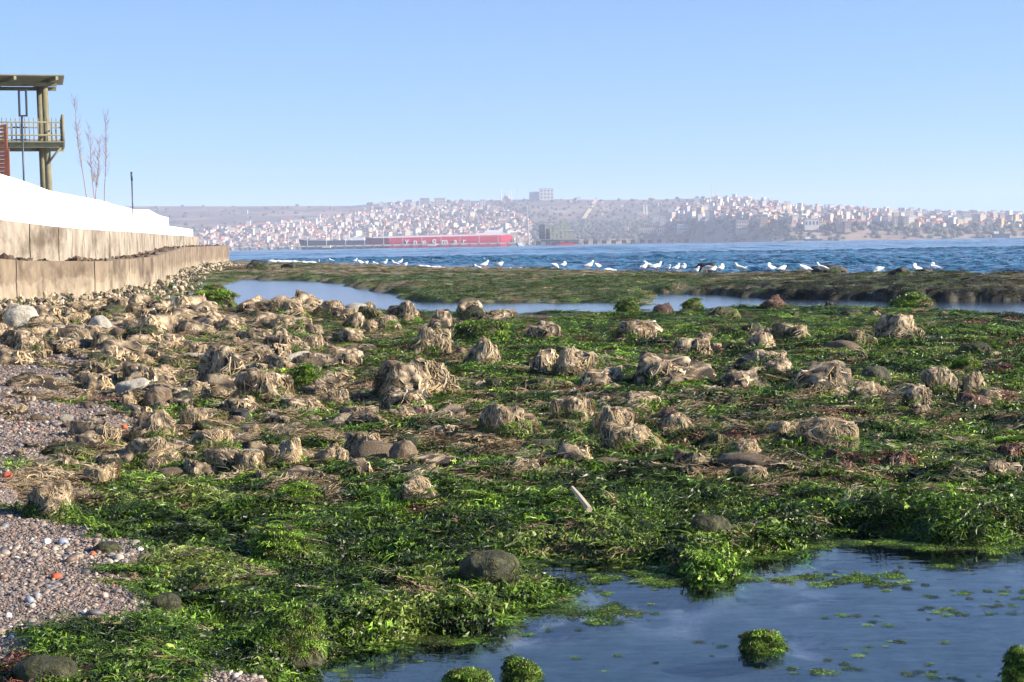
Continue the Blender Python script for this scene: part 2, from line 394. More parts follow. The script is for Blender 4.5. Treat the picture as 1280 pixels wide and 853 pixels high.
flat_water('lagoon_water', [(-9, 26), (12, 26), (19.5, 44), (12, 55), (4, 62), (-6, 72), (-12, 90), (-20, 90), (-15, 40)], 'still strip of lagoon water between rock field and reef', wm2)

# ---- the sea
SCN = 380
su = np.linspace(-0.47, 0.47, SCN)
sd_ = np.concatenate([np.arange(42, 230, 0.36), np.exp(np.linspace(math.log(230), math.log(5200), 180))])
Ds, Us = np.meshgrid(sd_, su, indexing='ij'); Xs, Ys = Us * Ds, Ds
Zs = np.zeros_like(Xs); wr = np.random.default_rng(11)
step = np.gradient(sd_)[:, None]
for i in range(34):
    lam = 0.8 * (6.0 / 0.8) ** wr.random(); a = math.radians(-70 + wr.normal() * 38); kx, ky = math.cos(a) * 2 * math.pi / lam, math.sin(a) * 2 * math.pi / lam
    amp = 0.0085 * lam ** 0.75; ph = wr.random() * 6.28
    w_ = kx * Xs + ky * Ys + ph + 1.5 * noise(Xs * .05, Ys * .05, i * 3.1)
    Zs += amp * np.clip(lam / (2.5 * step) - 0.2, 0, 1) * (np.sin(w_) + 0.35 * np.cos(2 * w_))
far_ = sm(140, 380, Ds)
for i in range(16):
    lam = 8 * 8 ** wr.random(); a = math.radians(-78 + wr.normal() * 30); kx, ky = math.cos(a) * 2 * math.pi / lam, math.sin(a) * 2 * math.pi / lam
    Zs += far_ * 0.0024 * lam * np.sin(kx * Xs + ky * Ys + wr.random() * 6.28 + 2.5 * noise(Xs * .012, Ys * .012, i * 2.7)) * np.clip(lam / (2.2 * step) - .2, 0, 1)
far2 = sm(500, 900, Ds)
for i in range(10):
    lam = 55 * 4.5 ** wr.random(); a = math.radians(-80 + wr.normal() * 40); kx, ky = math.cos(a) * 2 * math.pi / lam, math.sin(a) * 2 * math.pi / lam
    Zs += far2 * 0.0009 * lam * np.sin(kx * Xs + ky * Ys + wr.random() * 6.28 + 2.5 * noise(Xs * .004, Ys * .004, i * 2.7)) * np.clip(lam / (2.2 * step) - .2, 0, 1)
Zs *= 0.6 + 0.9 * sm(-0.6, 0.6, noise(Xs * .03, Ys * .015, 4.0))
se = sdist(SEA_POLY, Xs, Ys)
Zs = Zs * sm(-0.5, 6, se) - 0.25 * sm(0.3, -2, se)
keep = (se > -3).ravel()
Fs = grid_faces(len(sd_), SCN); Fs = Fs[keep[Fs].all(1)]
idx = np.full(keep.size, -1); used = np.unique(Fs); idx[used] = np.arange(len(used))
sm_, n_, l_, b_ = mat_new('sea_water')
b_.inputs['Base Color'].default_value = (.014, .080, .155, 1); b_.inputs['Roughness'].default_value = 0.12; b_.inputs['Specular IOR Level'].default_value = 0.42; b_.inputs['IOR'].default_value = 1.33
tcs = N(n_, 'ShaderNodeTexCoord'); mps = N(n_, 'ShaderNodeMapping'); mps.inputs['Scale'].default_value = (0.5, 1.0, 1.0); l_.new(tcs.outputs['Object'], mps.inputs[0])
nsw = N(n_, 'ShaderNodeTexNoise', Scale=1.6, Detail=6.0, Roughness=0.65); l_.new(mps.outputs[0], nsw.inputs['Vector'])
mp2 = N(n_, 'ShaderNodeMapping'); mp2.inputs['Scale'].default_value = (0.16, 0.035, 1.0); l_.new(tcs.outputs['Object'], mp2.inputs[0])
ns2 = N(n_, 'ShaderNodeTexNoise', Scale=1.0, Detail=5.0, Roughness=0.6); l_.new(mp2.outputs[0], ns2.inputs['Vector'])
bs2 = N(n_, 'ShaderNodeBump', Strength=0.8, Distance=8.0); l_.new(ns2.outputs['Fac'], bs2.inputs['Height'])
bs = N(n_, 'ShaderNodeBump', Strength=0.5, Distance=0.3); l_.new(nsw.outputs['Fac'], bs.inputs['Height']); l_.new(bs2.outputs[0], bs.inputs['Normal']); l_.new(bs.outputs[0], b_.inputs['Normal'])
sea_o = link(bpy.data.objects.new('sea', big_mesh('sea', np.stack([Xs, Ys, Zs], -1).reshape(-1, 3)[used], idx[Fs], sm_)))
tag(sea_o, 'choppy blue bay between the reef and the far town', kind='structure')
# ------------------------------------------------------------------ sea wall, white terraces
m_conc, n_, l_, b_ = mat_new('weathered_concrete')
tcx = N(n_, 'ShaderNodeTexCoord'); mp = N(n_, 'ShaderNodeMapping'); mp.inputs['Scale'].default_value = (0.9, 0.9, 0.42); l_.new(tcx.outputs['Object'], mp.inputs[0])
st = N(n_, 'ShaderNodeTexNoise', Scale=2.2, Detail=7.0, Roughness=0.7); l_.new(mp.outputs[0], st.inputs['Vector'])
bl = N(n_, 'ShaderNodeTexNoise', Scale=0.9, Detail=6.0, Roughness=0.65); l_.new(tcx.outputs['Object'], bl.inputs['Vector'])
c1 = ramp(n_, l_, st.outputs['Fac'], [(0.30, (.08, .068, .056)), (0.40, (.21, .178, .143)), (0.56, (.285, .25, .205)), (0.74, (.37, .335, .285))])
c2 = ramp(n_, l_, bl.outputs['Fac'], [(0.36, (.42, .37, .33)), (0.50, (.92, .90, .88)), (0.65, (1.12, 1.10, 1.06))])
l_.new(mixc(n_, l_, c1, c2, 1.0, 'MULTIPLY'), b_.inputs['Base Color']); b_.inputs['Roughness'].default_value = 0.9
b2 = N(n_, 'ShaderNodeBump', Strength=0.5, Distance=0.03); l_.new(bl.outputs['Fac'], b2.inputs['Height']); l_.new(b2.outputs[0], b_.inputs['Normal'])
m_white = plain('white_painted_concrete', (.88, .88, .87), 0.55, 0.04, 1.5)
m_dark = plain('dark_metal', (.03, .032, .036), 0.45, 0.2, 6)
m_debris = plain('dry_wrack', (.075, .05, .035), 0.95, 0.5, 9, bump=0.6)
# the wall's foot in plan, from near to far
WP = np.array([(-12.6, 12.0), (-11.9, 22.0), (-11.1, 33.0), (-10.95, 38.0), (-10.25, 43.0), (-11.0, 53.0), (-13.8, 70.0), (-17.3, 91.0), (-21.9, 133.0)])
WZ1 = np.array([1.41, 1.41, 1.41, 1.20, 1.12, 1.19, 1.36, 1.55, 1.72])      # top of the lower wall
WZ2 = np.array([2.28, 2.27, 2.26, 2.20, 1.98, 1.98, 2.10, 2.22, 2.34])      # top of the upper wall
def along(arc, n):
    seg = np.linalg.norm(np.diff(WP, axis=0), axis=1); cum = np.concatenate([[0], np.cumsum(seg)])
    return np.interp(arc, cum, WP[:, 0]), np.interp(arc, cum, WP[:, 1]), np.interp(arc, cum, WZ1), np.interp(arc, cum, WZ2)
WLEN = np.linalg.norm(np.diff(WP, axis=0), axis=1).sum()
def wall_pt(arc, back=0.0):
    x, y, z1, z2 = along(arc, 0); x2, y2, _, _ = along(min(arc + .5, WLEN), 0); x1, y1, _, _ = along(max(arc - .5, 0), 0)
    t = np.array([x2 - x1, y2 - y1]); t /= np.linalg.norm(t); nrm = np.array([-t[1], t[0]])
    return np.array([x, y]) + nrm * back, nrm, z1, z2
def wall_panel(a0, a1, back, thick, zb, which, chip, nx=10, nz=6):
    """one cast length of wall: a thick slab with a worn, uneven front and top"""
    V, F = [], []
    for side in (0, 1):
        for i in range(nx + 1):
            a = a0 + (a1 - a0) * i / nx; p, nr, z1, z2 = wall_pt(a, back + (thick if side else 0)); zt = z1 if which == 0 else z2
            zt -= chip * max(0, float(noise(a * 1.7, which * 9.1, 2.0)))
            for j in range(nz + 1):
                z = zb + (zt - zb) * j / nz
                q = p + nr * (0 if side else float(noise(a * 2.2, z * 2.2, 5 + which)) * 0.025)
                V.append((q[0], q[1], z))
    m = (nx + 1) * (nz + 1); r = nz + 1
    for i in range(nx):
        for j in range(nz):
            k0 = i * r + j
            F.append((k0, k0 + r, k0 + r + 1, k0 + 1)); F.append((m + k0, m + k0 + 1, m + k0 + r + 1, m + k0 + r))
        F.append((i * r + nz, (i + 1) * r + nz, m + (i + 1) * r + nz, m + i * r + nz))
    for i, fl in ((0, 1), (nx, 0)):
        for j in range(nz):
            q = (i * r + j, i * r + j + 1, m + i * r + j + 1, m + i * r + j); F.append(q if fl else q[::-1])
    b = MB(); b.v = V; b.f = F; return b
def build_wall(name, label, back, thick, zb, which, cuts, chip):
    p, _, _, _ = wall_pt(30.0, back)
    root = thing(name, (p[0], p[1], 0.2), label, 'wall')
    for a0, a1 in zip(cuts[:-1], cuts[1:]):
        part(root, 'wall_panel', wall_panel(a0 + 0.03, a1 - 0.03, back, thick, zb, which, chip, max(4, int((a1 - a0) * 3))), m_conc)
    return root
cut1 = [0, 6, 12, 18, 23.5, 25.9, 30.5, 35.5, 41, 48, 56, 66, 78, 92, 106, WLEN]
m_conc_up = m_conc; m_conc = m_conc.copy(); m_conc.name = 'tide_stained_concrete'; n_, l_ = m_conc.node_tree.nodes, m_conc.node_tree.links; b_ = n_['Principled BSDF']; src = b_.inputs['Base Color'].links[0].from_socket
tz = N(n_, 'ShaderNodeTexCoord'); sx_ = N(n_, 'ShaderNodeSeparateXYZ'); l_.new(tz.outputs['Object'], sx_.inputs[0]); nz_ = N(n_, 'ShaderNodeTexNoise', Scale=1.3, Detail=6.0); l_.new(tz.outputs['Object'], nz_.inputs['Vector'])
ma = N(n_, 'ShaderNodeMath', operation='MULTIPLY_ADD'); ma.inputs[1].default_value = 0.9; l_.new(nz_.outputs['Fac'], ma.inputs[0]); l_.new(sx_.outputs['Z'], ma.inputs[2])
st_r = ramp(n_, l_, ma.outputs[0], [(0.55, (1.15, 1.10, 1.0)), (0.95, (.92, .86, .78)), (1.0, (.68, .60, .52))])
l_.new(mixc(n_, l_, src, st_r, 1.0, 'MULTIPLY'), b_.inputs['Base Color'])
build_wall('sea_wall', 'low weathered tan concrete wall whose foot stands in rubble and weed', 0.0, 1.15, -0.2, 0, cut1, 0.04)
cut2 = [0, 5] + list(np.arange(8, 36, 1.75)) + list(np.arange(36, 106, 2.6)); cut2 = [c for c in cut2 if c < 106]
m_conc = m_conc_up
build_wall('upper_retaining_wall', 'tan retaining wall of upright concrete panels under the white terraces', 1.0, 0.5, 0.3, 1, cut2, 0.0)
# ledge litter: brown dry weed and twigs lying on the lower wall
LV, LF = [], []
for i in range(620):
    a = 25.5 + 96 * random.random() ** 1.5; p, nr, z1, z2 = wall_pt(a, 0.12 + 0.8 * random.random())
    if noise(a * .4, 2.2) < 0.02: continue
    L = 0.08 + 0.26 * random.random(); w = random.random() * 6.28; h = 0.015 + 0.09 * random.random() * (1 + float(noise(a * .6, 1.0)))
    c = np.array([p[0], p[1], z1 + h * 0.5]); dx = np.array([math.cos(w), math.sin(w), random.uniform(-.3, .3)]) * L / 2; dy = np.array([-math.sin(w), math.cos(w), 0]) * L * .22; dz = np.array([0, 0, h * .6])
    n = len(LV); LV += [tuple(c - dx), tuple(c + dy - dz), tuple(c + dx), tuple(c - dy - dz), tuple(c + dz), tuple(c - dz)]
    LF += [(n, n + 1, n + 4), (n + 1, n + 2, n + 4), (n + 2, n + 3, n + 4), (n + 3, n, n + 4), (n + 1, n, n + 5), (n + 2, n + 1, n + 5), (n + 3, n + 2, n + 5), (n, n + 3, n + 5)]
b = MB(); b.v = LV; b.f = LF
tag(b.build('dry_debris', m_debris), 'brown dry weed and litter along the sea wall ledge', 'debris', kind='stuff')
# white terraces: three broad painted steps
def terrace(root, a0, a1, b0, b1, ztop, zb):
    V, F = [], []; nx = 26
    for i in range(nx + 1):
        a = a0 + (a1 - a0) * i / nx
        for back in (b0, b1):
            p, nr, z1, z2 = wall_pt(a, back); zt = float(ztop(a)); zlow = (z2 + 0.003) if zb is None else zb
            V.append((p[0], p[1], zlow)); V.append((p[0], p[1], zt))
    for i in range(nx):
        k0 = i * 4; k1 = k0 + 4
        F += [(k0, k1, k1 + 1, k0 + 1), (k0 + 2, k0 + 3, k1 + 3, k1 + 2), (k0 + 1, k1 + 1, k1 + 3, k0 + 3), (k0, k0 + 2, k1 + 2, k1)]
    F += [(0, 1, 3, 2), (nx * 4, nx * 4 + 2, nx * 4 + 3, nx * 4 + 1)]
    b = MB(); b.v = V; b.f = F; return part(root, 'step', b, m_white)
def arc_at(px):      # arc length where the upper wall is seen at picture column px
    best = min(np.arange(20, WLEN, .25), key=lambda a: abs(proj(*[np.array([c]) for c in (*wall_pt(a, 1.0)[0], 2.2)])[0][0] - px)); return best
def z_at(px, py, back):
    a = arc_at(px); p = wall_pt(a, back)[0]; return a, float(at(np.array([px], float), np.array([py], float), p[1])[0][2])
A3 = [z_at(x, y, 1.6) for x, y in ((0, 209), (30, 218), (60, 227), (90, 239), (125, 246), (160, 255), (193, 264))]
wt = thing('white_terraces', (*wall_pt(30, 1.5)[0], 2.2), 'stepped white painted terraces on top of the tan wall', 'terrace')
aE, zE = z_at(242, 287, 1.2); aM, zM = z_at(217, 272, 1.4)
f3 = lambda a: np.interp(a, [q[0] for q in A3], [q[1] for q in A3])
terrace(wt, 0, aE, 1.03, 6, lambda a: min(zE, f3(a) - 0.45) if a < A3[-1][0] else zE, None)
terrace(wt, 0, aM, 1.25, 6, lambda a: min(zM, f3(a) - 0.12) if a < A3[-1][0] else zM, 2.0)
terrace(wt, 0, A3[-1][0], 1.5, 6, lambda a: f3(a), 2.0)
tg = MB(); pts = [wall_pt(a, 1.3)[0] for a in np.linspace(0, 105, 30)]
tg.v = [(p[0], p[1], 1.9) for p in pts] + [(p[0] - 60, p[1] + 5, 1.9) for p in pts]
tg.f = [(i, i + 1, 31 + i, 30 + i) for i in range(29)]
tag(tg.build('terrace_ground', plain('dry_earth', (.22, .18, .12), 0.95)), 'flat land behind the white terraces', kind='structure')

# ------------------------------------------------------------------ timber lookout
m_tim = plain('greenish_timber', (.155, .14, .085), 0.75, 0.35, 3.0, bump=0.3)
m_timd = plain('pale_green_boards', (.19, .18, .115), 0.8, 0.35, 3.0)  # boards and rafters, a tone paler than the posts
PD = 75.0
def P(px, py, D=PD): return at(np.array([px], float), np.array([py], float), D)[0]
lk = thing('timber_lookout', P(54, 240, 77), 'timber lookout on round posts with railed deck and slatted roof', 'lookout')
zr = P(40, 96)[2]; xr = P(80, 97)[0]
gz = 1.85
YAW = math.radians(15.5); cor = np.array([xr, 75.0])
def unyaw(x, y): d = np.array([x, y]) - cor; return cor + np.array([math.cos(YAW) * d[0] + math.sin(YAW) * d[1], -math.sin(YAW) * d[0] + math.cos(YAW) * d[1]])
for i, px_ in enumerate((57, 50.5, -70, -76)):
    D = (76.0, 77.6)[i % 2] - (0 if i < 2 else 1.2); q = unyaw(P(px_, 150, D)[0], D)
    part(lk, 'post', MB().tube([(q[0] + .08, q[1], gz), (q[0], q[1], zr - 0.1)], [.155, .14], 12), m_tim, True)
bx0 = xr - 8.0
for i in range(17):
    y0 = 75 + i * 0.25
    part(lk, 'roof_board', MB().box(((bx0 + xr) / 2, y0, zr + .02), (xr - bx0 + (i % 3) * .02, .22, .045)), m_timd)
for i in range(4):
    x = xr - 0.35 - i * 1.75
    part(lk, 'rafter', MB().bar((x - .9, 79.2, zr - .1), (x + .05, 74.9, zr - .1), .11, .16), m_timd)
for D in (76.2, 78.3): part(lk, 'roof_beam', MB().box(((bx0 + xr - .3) / 2, D, zr - .26), (xr - bx0 - .3, .16, .16)), m_tim)
zd = P(40, 178)[2]; xd = P(81.5, 180)[0]
for i in range(14): part(lk, 'deck_board', MB().box(((bx0 + xd) / 2, 75.2 + i * .25, zd), (xd - bx0, .23, .06)), m_tim)
part(lk, 'deck_beam', MB().box(((bx0 + xd) / 2, 75.35, zd - .14), (xd - bx0 - .05, .15, .2)), m_timd)
part(lk, 'deck_beam', MB().box(((bx0 + xd) / 2, 78.2, zd - .14), (xd - bx0 - .05, .15, .2)), m_timd)
for D in (75.25, 78.5):
    for zz in (.86, .30): rl = part(lk, 'rail', MB().tube([(bx0, D, zd + zz), (xd, D, zd + zz)], .035, 8), m_tim, True)
    for i in range(34):
        x = xd - .35 - i * .19; part(lk, 'baluster', MB().tube([(x, D, zd + .02), (x, D, zd + 1.02 + .05 * random.random())], .022, 6), m_tim, True, under=rl)
for D in (75.25, 76.35, 77.5, 78.5): part(lk, 'rail_post', MB().tube([(xd - .07, D, zd - .2), (xd - .07, D, zd + 1.2)], .075, 10), m_tim, True)
for zz in (.86, .30): part(lk, 'rail', MB().tube([(xd - .07, 75.2, zd + zz), (xd - .07, 78.5, zd + zz)], .035, 8), m_tim, True)
q = P(58, 207, 76.0); qq = unyaw(q[0], 76.0); part(lk, 'brace', MB().tube([(qq[0], qq[1] - .1, q[2]), (xd - .1, 75.9, zd - .1)], .055, 8), m_tim, True)
_L = np.array(lk.location[:2]); _d = cor - _L; _R = np.array([[math.cos(YAW), -math.sin(YAW)], [math.sin(YAW), math.cos(YAW)]])
lk.rotation_euler = (0, 0, YAW); _n = cor - _R @ _d; lk.location = (_n[0], _n[1], lk.location[2])
# rust-coloured slatted stack
m_rust = plain('rust_red_timber', (.17, .055, .028), 0.7, 0.3, 4)
RD = 58.0; q = P(4, 215, RD)
rs = thing('slatted_timber_stair', (q[0], RD, 2.0), 'rust red slatted timber screen standing by the lookout', 'screen')
for (pa, pb_, yt) in ((-14, 6.5, 156), (-8, 12.5, 187)):
    A, B = P(pa, yt, RD), P(pb_, yt, RD); dz = 0.0 if yt < 160 else -.25
    for x in (A[0], B[0]): part(rs, 'upright', MB().box((x, RD + dz, (A[2] + 1.9) / 2), (.09, .09, A[2] - 1.9)), m_rust)
    nz = int((A[2] - 2.6) / .13)
    for i in range(nz): part(rs, 'slat', MB().box(((A[0] + B[0]) / 2, RD + dz - .03, A[2] - .06 - i * .13), (B[0] - A[0], .04, .075)), m_rust)
# loop-framed lamp on a slim pole
LD = 52.0; q0, q1 = P(23.5, 114, LD), P(33.5, 145, LD); q2 = P(29.5, 215, LD)
lp = thing('loop_lamp', (q2[0], LD, 1.9), 'slim dark pole with an upright rectangular loop head', 'lamp')
part(lp, 'pole', MB().tube([(q2[0], LD, 1.85), (q2[0], LD, q1[2] + .02)], .03, 8), m_dark, True)
fr_ = MB(); xs_, zs_ = (q0[0], q1[0]), (q1[2], q0[2] + .02)
for x in xs_: fr_.box((x, LD, sum(zs_) / 2), (.045, .09, zs_[1] - zs_[0] + .045))
for z in zs_: fr_.box((sum(xs_) / 2, LD, z), (xs_[1] - xs_[0] - .045, .09, .045))
part(lp, 'loop_head', fr_, m_dark)
q0, q1 = P(164.5, 215, 62), P(166, 262, 62)
pp = thing('thin_post', (q1[0], 62, 1.9), 'thin dark post with a thicker tip behind the terraces', 'post')
part(pp, 'pole', MB().tube([(q1[0], 62, 1.85), (q0[0], 62, q0[2] - .3)], .025, 8), m_dark, True)
part(pp, 'tip', MB().tube([(q0[0], 62, q0[2] - .32), (q0[0] - .01, 62, q0[2])], [.04, .035], 8), m_dark, True)
# bare saplings
m_bark = plain('pale_bark', (.24, .19, .15), 0.85, 0.35, 7)
for i, (bx_, by_, tx_, ty_, lab) in enumerate(((107, 240, 92, 124, 'tallest bare sapling, leaning, with twigs near its top'), (118, 242, 110, 158, 'short bare sapling leaning beside the tallest one'),
                                               (120.5, 243, 123, 176, 'shortest bare sapling with a tuft of twigs'), (131, 245, 132, 146, 'straight bare sapling next to the thin post'))):
    D = 60 + i * .7; B, T = P(bx_, by_, D), P(tx_, ty_, D)
    sl = (T - B) / (T[2] - B[2]); B0 = B - sl * (B[2] - 1.85)
    t = thing('bare_sapling', B0, lab, 'tree', 'bare saplings behind the terraces')
    pts = [B0 + (T - B0) * s + np.array([.05 * math.sin(s * 7 + i), .05 * math.cos(s * 5 + i), 0]) * s for s in np.linspace(0, 1, 8)]
    part(t, 'trunk', MB().tube(pts, list(np.linspace(.026, .008, 8)), 7), m_bark, True)
    tw = MB(); rr = random.Random(i)
    for k_ in range(60):
        s = 0.5 + 0.5 * rr.random(); p0 = B0 + (T - B0) * s; a = rr.random() * 6.28; L = .12 + .32 * rr.random() * (1.2 - s * .6)
        p1 = p0 + np.array([math.cos(a) * L * .6, math.sin(a) * L * .6, L]); tw.tube([p0, (p0 + p1) / 2 + np.array([.02, 0, -.02]), p1], [.006, .005, .002], 4)
        if k_ % 2: 
            p2 = p1 + np.array([rr.uniform(-.1, .1), rr.uniform(-.1, .1), .1]); tw.tube([(p0 + p1) / 2, p2], [.006, .003], 4)
    part(t, 'crown', tw, m_bark)

# ------------------------------------------------------------------ rocks
STRAW = np.array([[.52, .385, .225], [.41, .28, .155], [.58, .455, .29], [.27, .18, .10], [.43, .32, .18], [.60, .50, .36]])
OLIVE = np.array([[.09, .115, .03], [.14, .16, .045], [.06, .085, .022], [.20, .20, .075]])
RED = np.array([[.20, .075, .05], [.30, .17, .12], [.14, .05, .04], [.42, .31, .22]])
m_stone = attr_mat('wet_dark_stone', rough=0.65, noise_scale=16.0, bump=1.0, objvar=0.15)
m_drape = attr_mat('dried_weed', rough=0.75, spec=0.25, transl=0.18, objvar=0.12)
def ico(n):
    import bmesh
    bm = bmesh.new(); bmesh.ops.create_icosphere(bm, subdivisions=n, radius=1.0)
    V = np.array([v.co[:] for v in bm.verts]); F = np.array([[v.index for v in f.verts] for f in bm.faces]); bm.free(); return V, F
ICO = {n: ico(n) for n in (1, 2, 3, 4, 5)}
class RockShape:
    def __init__(s, seed, sx, sy, sz, planes=7, rough=1.0, pw=2.6):
        r = np.random.default_rng(seed); s.seed = seed; s.s = np.array([sx, sy, sz]); s.rough = rough; s.pw = pw
        planes = 4 if rough < .8 else planes; n = r.normal(size=(planes, 3)); n[:, 2] = np.abs(n[:, 2]) * 0.4; n[0] = (r.normal() * .22, r.normal() * .22, 1); n /= np.linalg.norm(n, axis=1)[:, None]
        s.n = n; s.k = (0.86 if rough < .8 else 0.55) + 0.36 * r.random(planes); s.off = r.random(3) * 40
        q = s.pt(ICO[3][0]) / s.s; s.s = s.s * np.array([2 / (q[:, 0].max() - q[:, 0].min()), 2 / (q[:, 1].max() - q[:, 1].min()), 1 / q[:, 2].max()])
    def r(s, d):
        """distance of the surface along unit directions d, in the unit shape"""
        q = (np.abs(d) ** s.pw).sum(-1) ** (-1 / s.pw)
        c = d @ s.n.T; lim = np.where(c > 0.05, s.k / np.maximum(c, 0.05), 9.0); q = np.minimum(q, lim.min(-1))
        o = s.off
        return q * (1 + s.rough * (0.30 * noise(d[..., 0] * 1.4 + o[0], d[..., 1] * 1.4 + o[1], d[..., 2] * 1.4 + o[2]) + 0.17 * noise(d[..., 0] * 3.3 + o[1], d[..., 1] * 3.3 + o[2], d[..., 2] * 3.3 + o[0])
                    + 0.07 * noise(d[..., 0] * 8 + o[2], d[..., 1] * 8 + o[0], d[..., 2] * 8 + o[1])))
    def pt(s, d): return d * s.r(d)[..., None] * s.s
def stone_mesh(sh, det, base, alt, mat_=0):
    V, F = ICO[det]; P_ = sh.pt(V); n = fbm(V[:, 0] * 2 + sh.off[0], V[:, 1] * 2 + sh.off[1], V[:, 2] * 2 + sh.off[2], 3)
    col = lerp(np.broadcast_to(np.array(base), P_.shape), np.array(alt), sm(-0.25, 0.4, n))
    if mat_:
        o_ = sh.off; m1 = fbm(V[:, 0] * 5 + o_[1], V[:, 1] * 5 + o_[2], V[:, 2] * 2.2 + o_[0], 3); m2 = fbm(V[:, 0] * 3.3 + o_[2], V[:, 1] * 3.3, V[:, 2] * 3.3 + o_[1], 2)
        tan_ = lerp(np.broadcast_to(np.array([.21, .145, .088]), P_.shape), np.array([.52, .405, .27]), sm(-.25, .35, m2)); col = lerp(col, tan_, np.clip(sm(-0.06, 0.06, m1 * 1.5 + (V[:, 2] - mat_) * .7), 0, 1))  # tan weed mat on top; near-black lower stone also paints in shade
        P_ = P_ * (1 + .035 * m1 + .03 * noise(V[:, 0] * 13, V[:, 1] * 13, V[:, 2] * 6 + o_[0]))[:, None]
    P_ = P_.copy(); P_[:, 2] = np.maximum(P_[:, 2], -0.55 * sh.s[2])
    return big_mesh('stone', P_, F, m_stone, {'Col': col})
def drape_mesh(sh, count, pal, tip, cover=0.0, wid=1.0, reach=1.0, green=0.0, seed=0, ends=(1.25, 2.05), floor=-0.42):
    """many narrow limp ribbons, combed down from the crest of the rock and out over the ground"""
    r = np.random.default_rng(sh.seed * 13 + seed); S = 5; size = (sh.s[0] * sh.s[1] * sh.s[2]) ** (1 / 3)
    nclump = 16; ca = r.random(nclump) * 6.283; ci = r.integers(0, nclump, count)
    phi = ca[ci] + r.normal(size=count) * 0.085; loose = r.random(count) < 0.22; phi = np.where(loose, r.random(count) * 6.283, phi)
    th0 = 0.05 + 1.45 * r.random(count) ** 0.75; hang = r.random(count) < .45
    th1 = np.where(hang, np.maximum(th0 + 0.25, ends[0] + (ends[1] - ends[0]) * r.random(count)), th0 + 0.15 + 0.40 * r.random(count))
    pit = noise(np.cos(phi) * 3.1 + sh.off[0], np.sin(phi) * 3.1 + sh.off[1], th0 * 1.7)
    keep = pit > cover - 0.33
    phi, th0, th1, ci = phi[keep], th0[keep], th1[keep], ci[keep]; n = len(phi)
    drift = r.normal(size=n) * 0.28; t = np.linspace(0, 1, S)[None, :]
    ph = phi[:, None] + drift[:, None] * t + 0.10 * np.sin(t * 5 + r.random(n)[:, None] * 6.28); th = th0[:, None] + (th1 - th0)[:, None] * t
    d = np.stack([np.sin(th) * np.cos(ph), np.sin(th) * np.sin(ph), np.cos(th)], -1)
    # directions on the squashed body
    lift = 1.0 + 0.028 * r.random(n)[:, None] ** 2 * np.ones_like(th) + 0.010 * np.sin(t * 9 + r.random(n)[:, None] * 6)
    rad = sh.r(d); p = d * (rad * lift)[..., None] * sh.s
    # past the widest girth strands hang straight or run out over the ground
    girth = np.maximum.accumulate(np.hypot(p[..., 0], p[..., 1]), axis=1); h = np.hypot(p[..., 0], p[..., 1]) + 1e-6
    kf = girth / h; p[..., 0] *= np.where(th > 1.2, kf, 1); p[..., 1] *= np.where(th > 1.2, kf, 1)
    fl = floor * sh.s[2]; under = np.clip(fl - p[..., 2], 0, None); out = 1 + under / (h + 1e-6) * 0.9
    p[..., 0] *= out; p[..., 1] *= out; p[..., 2] = np.maximum(p[..., 2], fl + 0.012 * r.random(n)[:, None])
    tan = np.gradient(p, axis=1); tan /= np.linalg.norm(tan, axis=-1, keepdims=True) + 1e-9
    nor = d / sh.s; nor /= np.linalg.norm(nor, axis=-1, keepdims=True)
    side = np.cross(tan, nor); side /= np.linalg.norm(side, axis=-1, keepdims=True) + 1e-9
    tw = (r.random(n)[:, None] - 0.5) * 0.9 * np.ones_like(th); side = side * np.cos(tw)[..., None] + nor * np.sin(tw)[..., None]
    wd = np.minimum((0.008 + 0.026 * r.random(n)[:, None] ** 2) * size, 0.0020 + 0.0048 * r.random(n)[:, None] ** 2 if size < .8 else 9.0) * wid * (0.45 + 1.1 * np.sin(np.pi * np.clip(t * 0.92 + 0.08, 0, 1)))
    A = p + side * wd[..., None]; B = p - side * wd[..., None]
    V = np.stack([A, B], 2).reshape(-1, 3)
    q = (np.arange(n) * S * 2)[:, None] + (np.arange(S - 1) * 2)[None, :]
    F = np.stack([q, q + 1, q + 3, q + 2], -1).reshape(-1, 4)
    c = pal[r.integers(0, len(pal), n)] * (0.45 + 0.75 * r.random(n)[:, None]); c = c * np.clip(0.75 + 0.9 * (noise(ci * 1.7, sh.seed) + .3), .4, 1.2)[:, None]
    g = tip[r.integers(0, len(tip), n)] * (0.7 + 0.6 * r.random(n)[:, None])
    gm_ = np.clip(t - 0.75 + green + (r.random(n)[:, None] - .5) * .5, 0, 1) * (green > 0)
    cc = c[:, None, :] * (1 - gm_[..., None]) + g[:, None, :] * gm_[..., None]
    cc = np.repeat(cc[:, :, None, :], 2, 2).reshape(-1, 3)
    return big_mesh('weed_drape', V, F, m_drape, {'Col': cc})
HNAME = []
STONE_COL = {'s': ((.020, .016, .012), (.06, .045, .03)), 'd': ((.016, .013, .011), (.05, .036, .025)), 'g': ((.022, .024, .014), (.06, .06, .03)), 'b': ((.13, .085, .05), (.20, .15, .10)),
             'p': ((.34, .31, .26), (.46, .41, .33)), 'm': ((.035, .034, .018), (.075, .07, .032)), 'r': ((.05, .025, .02), (.10, .05, .04)), 'k': ((.012, .012, .012), (.03, .028, .025))}
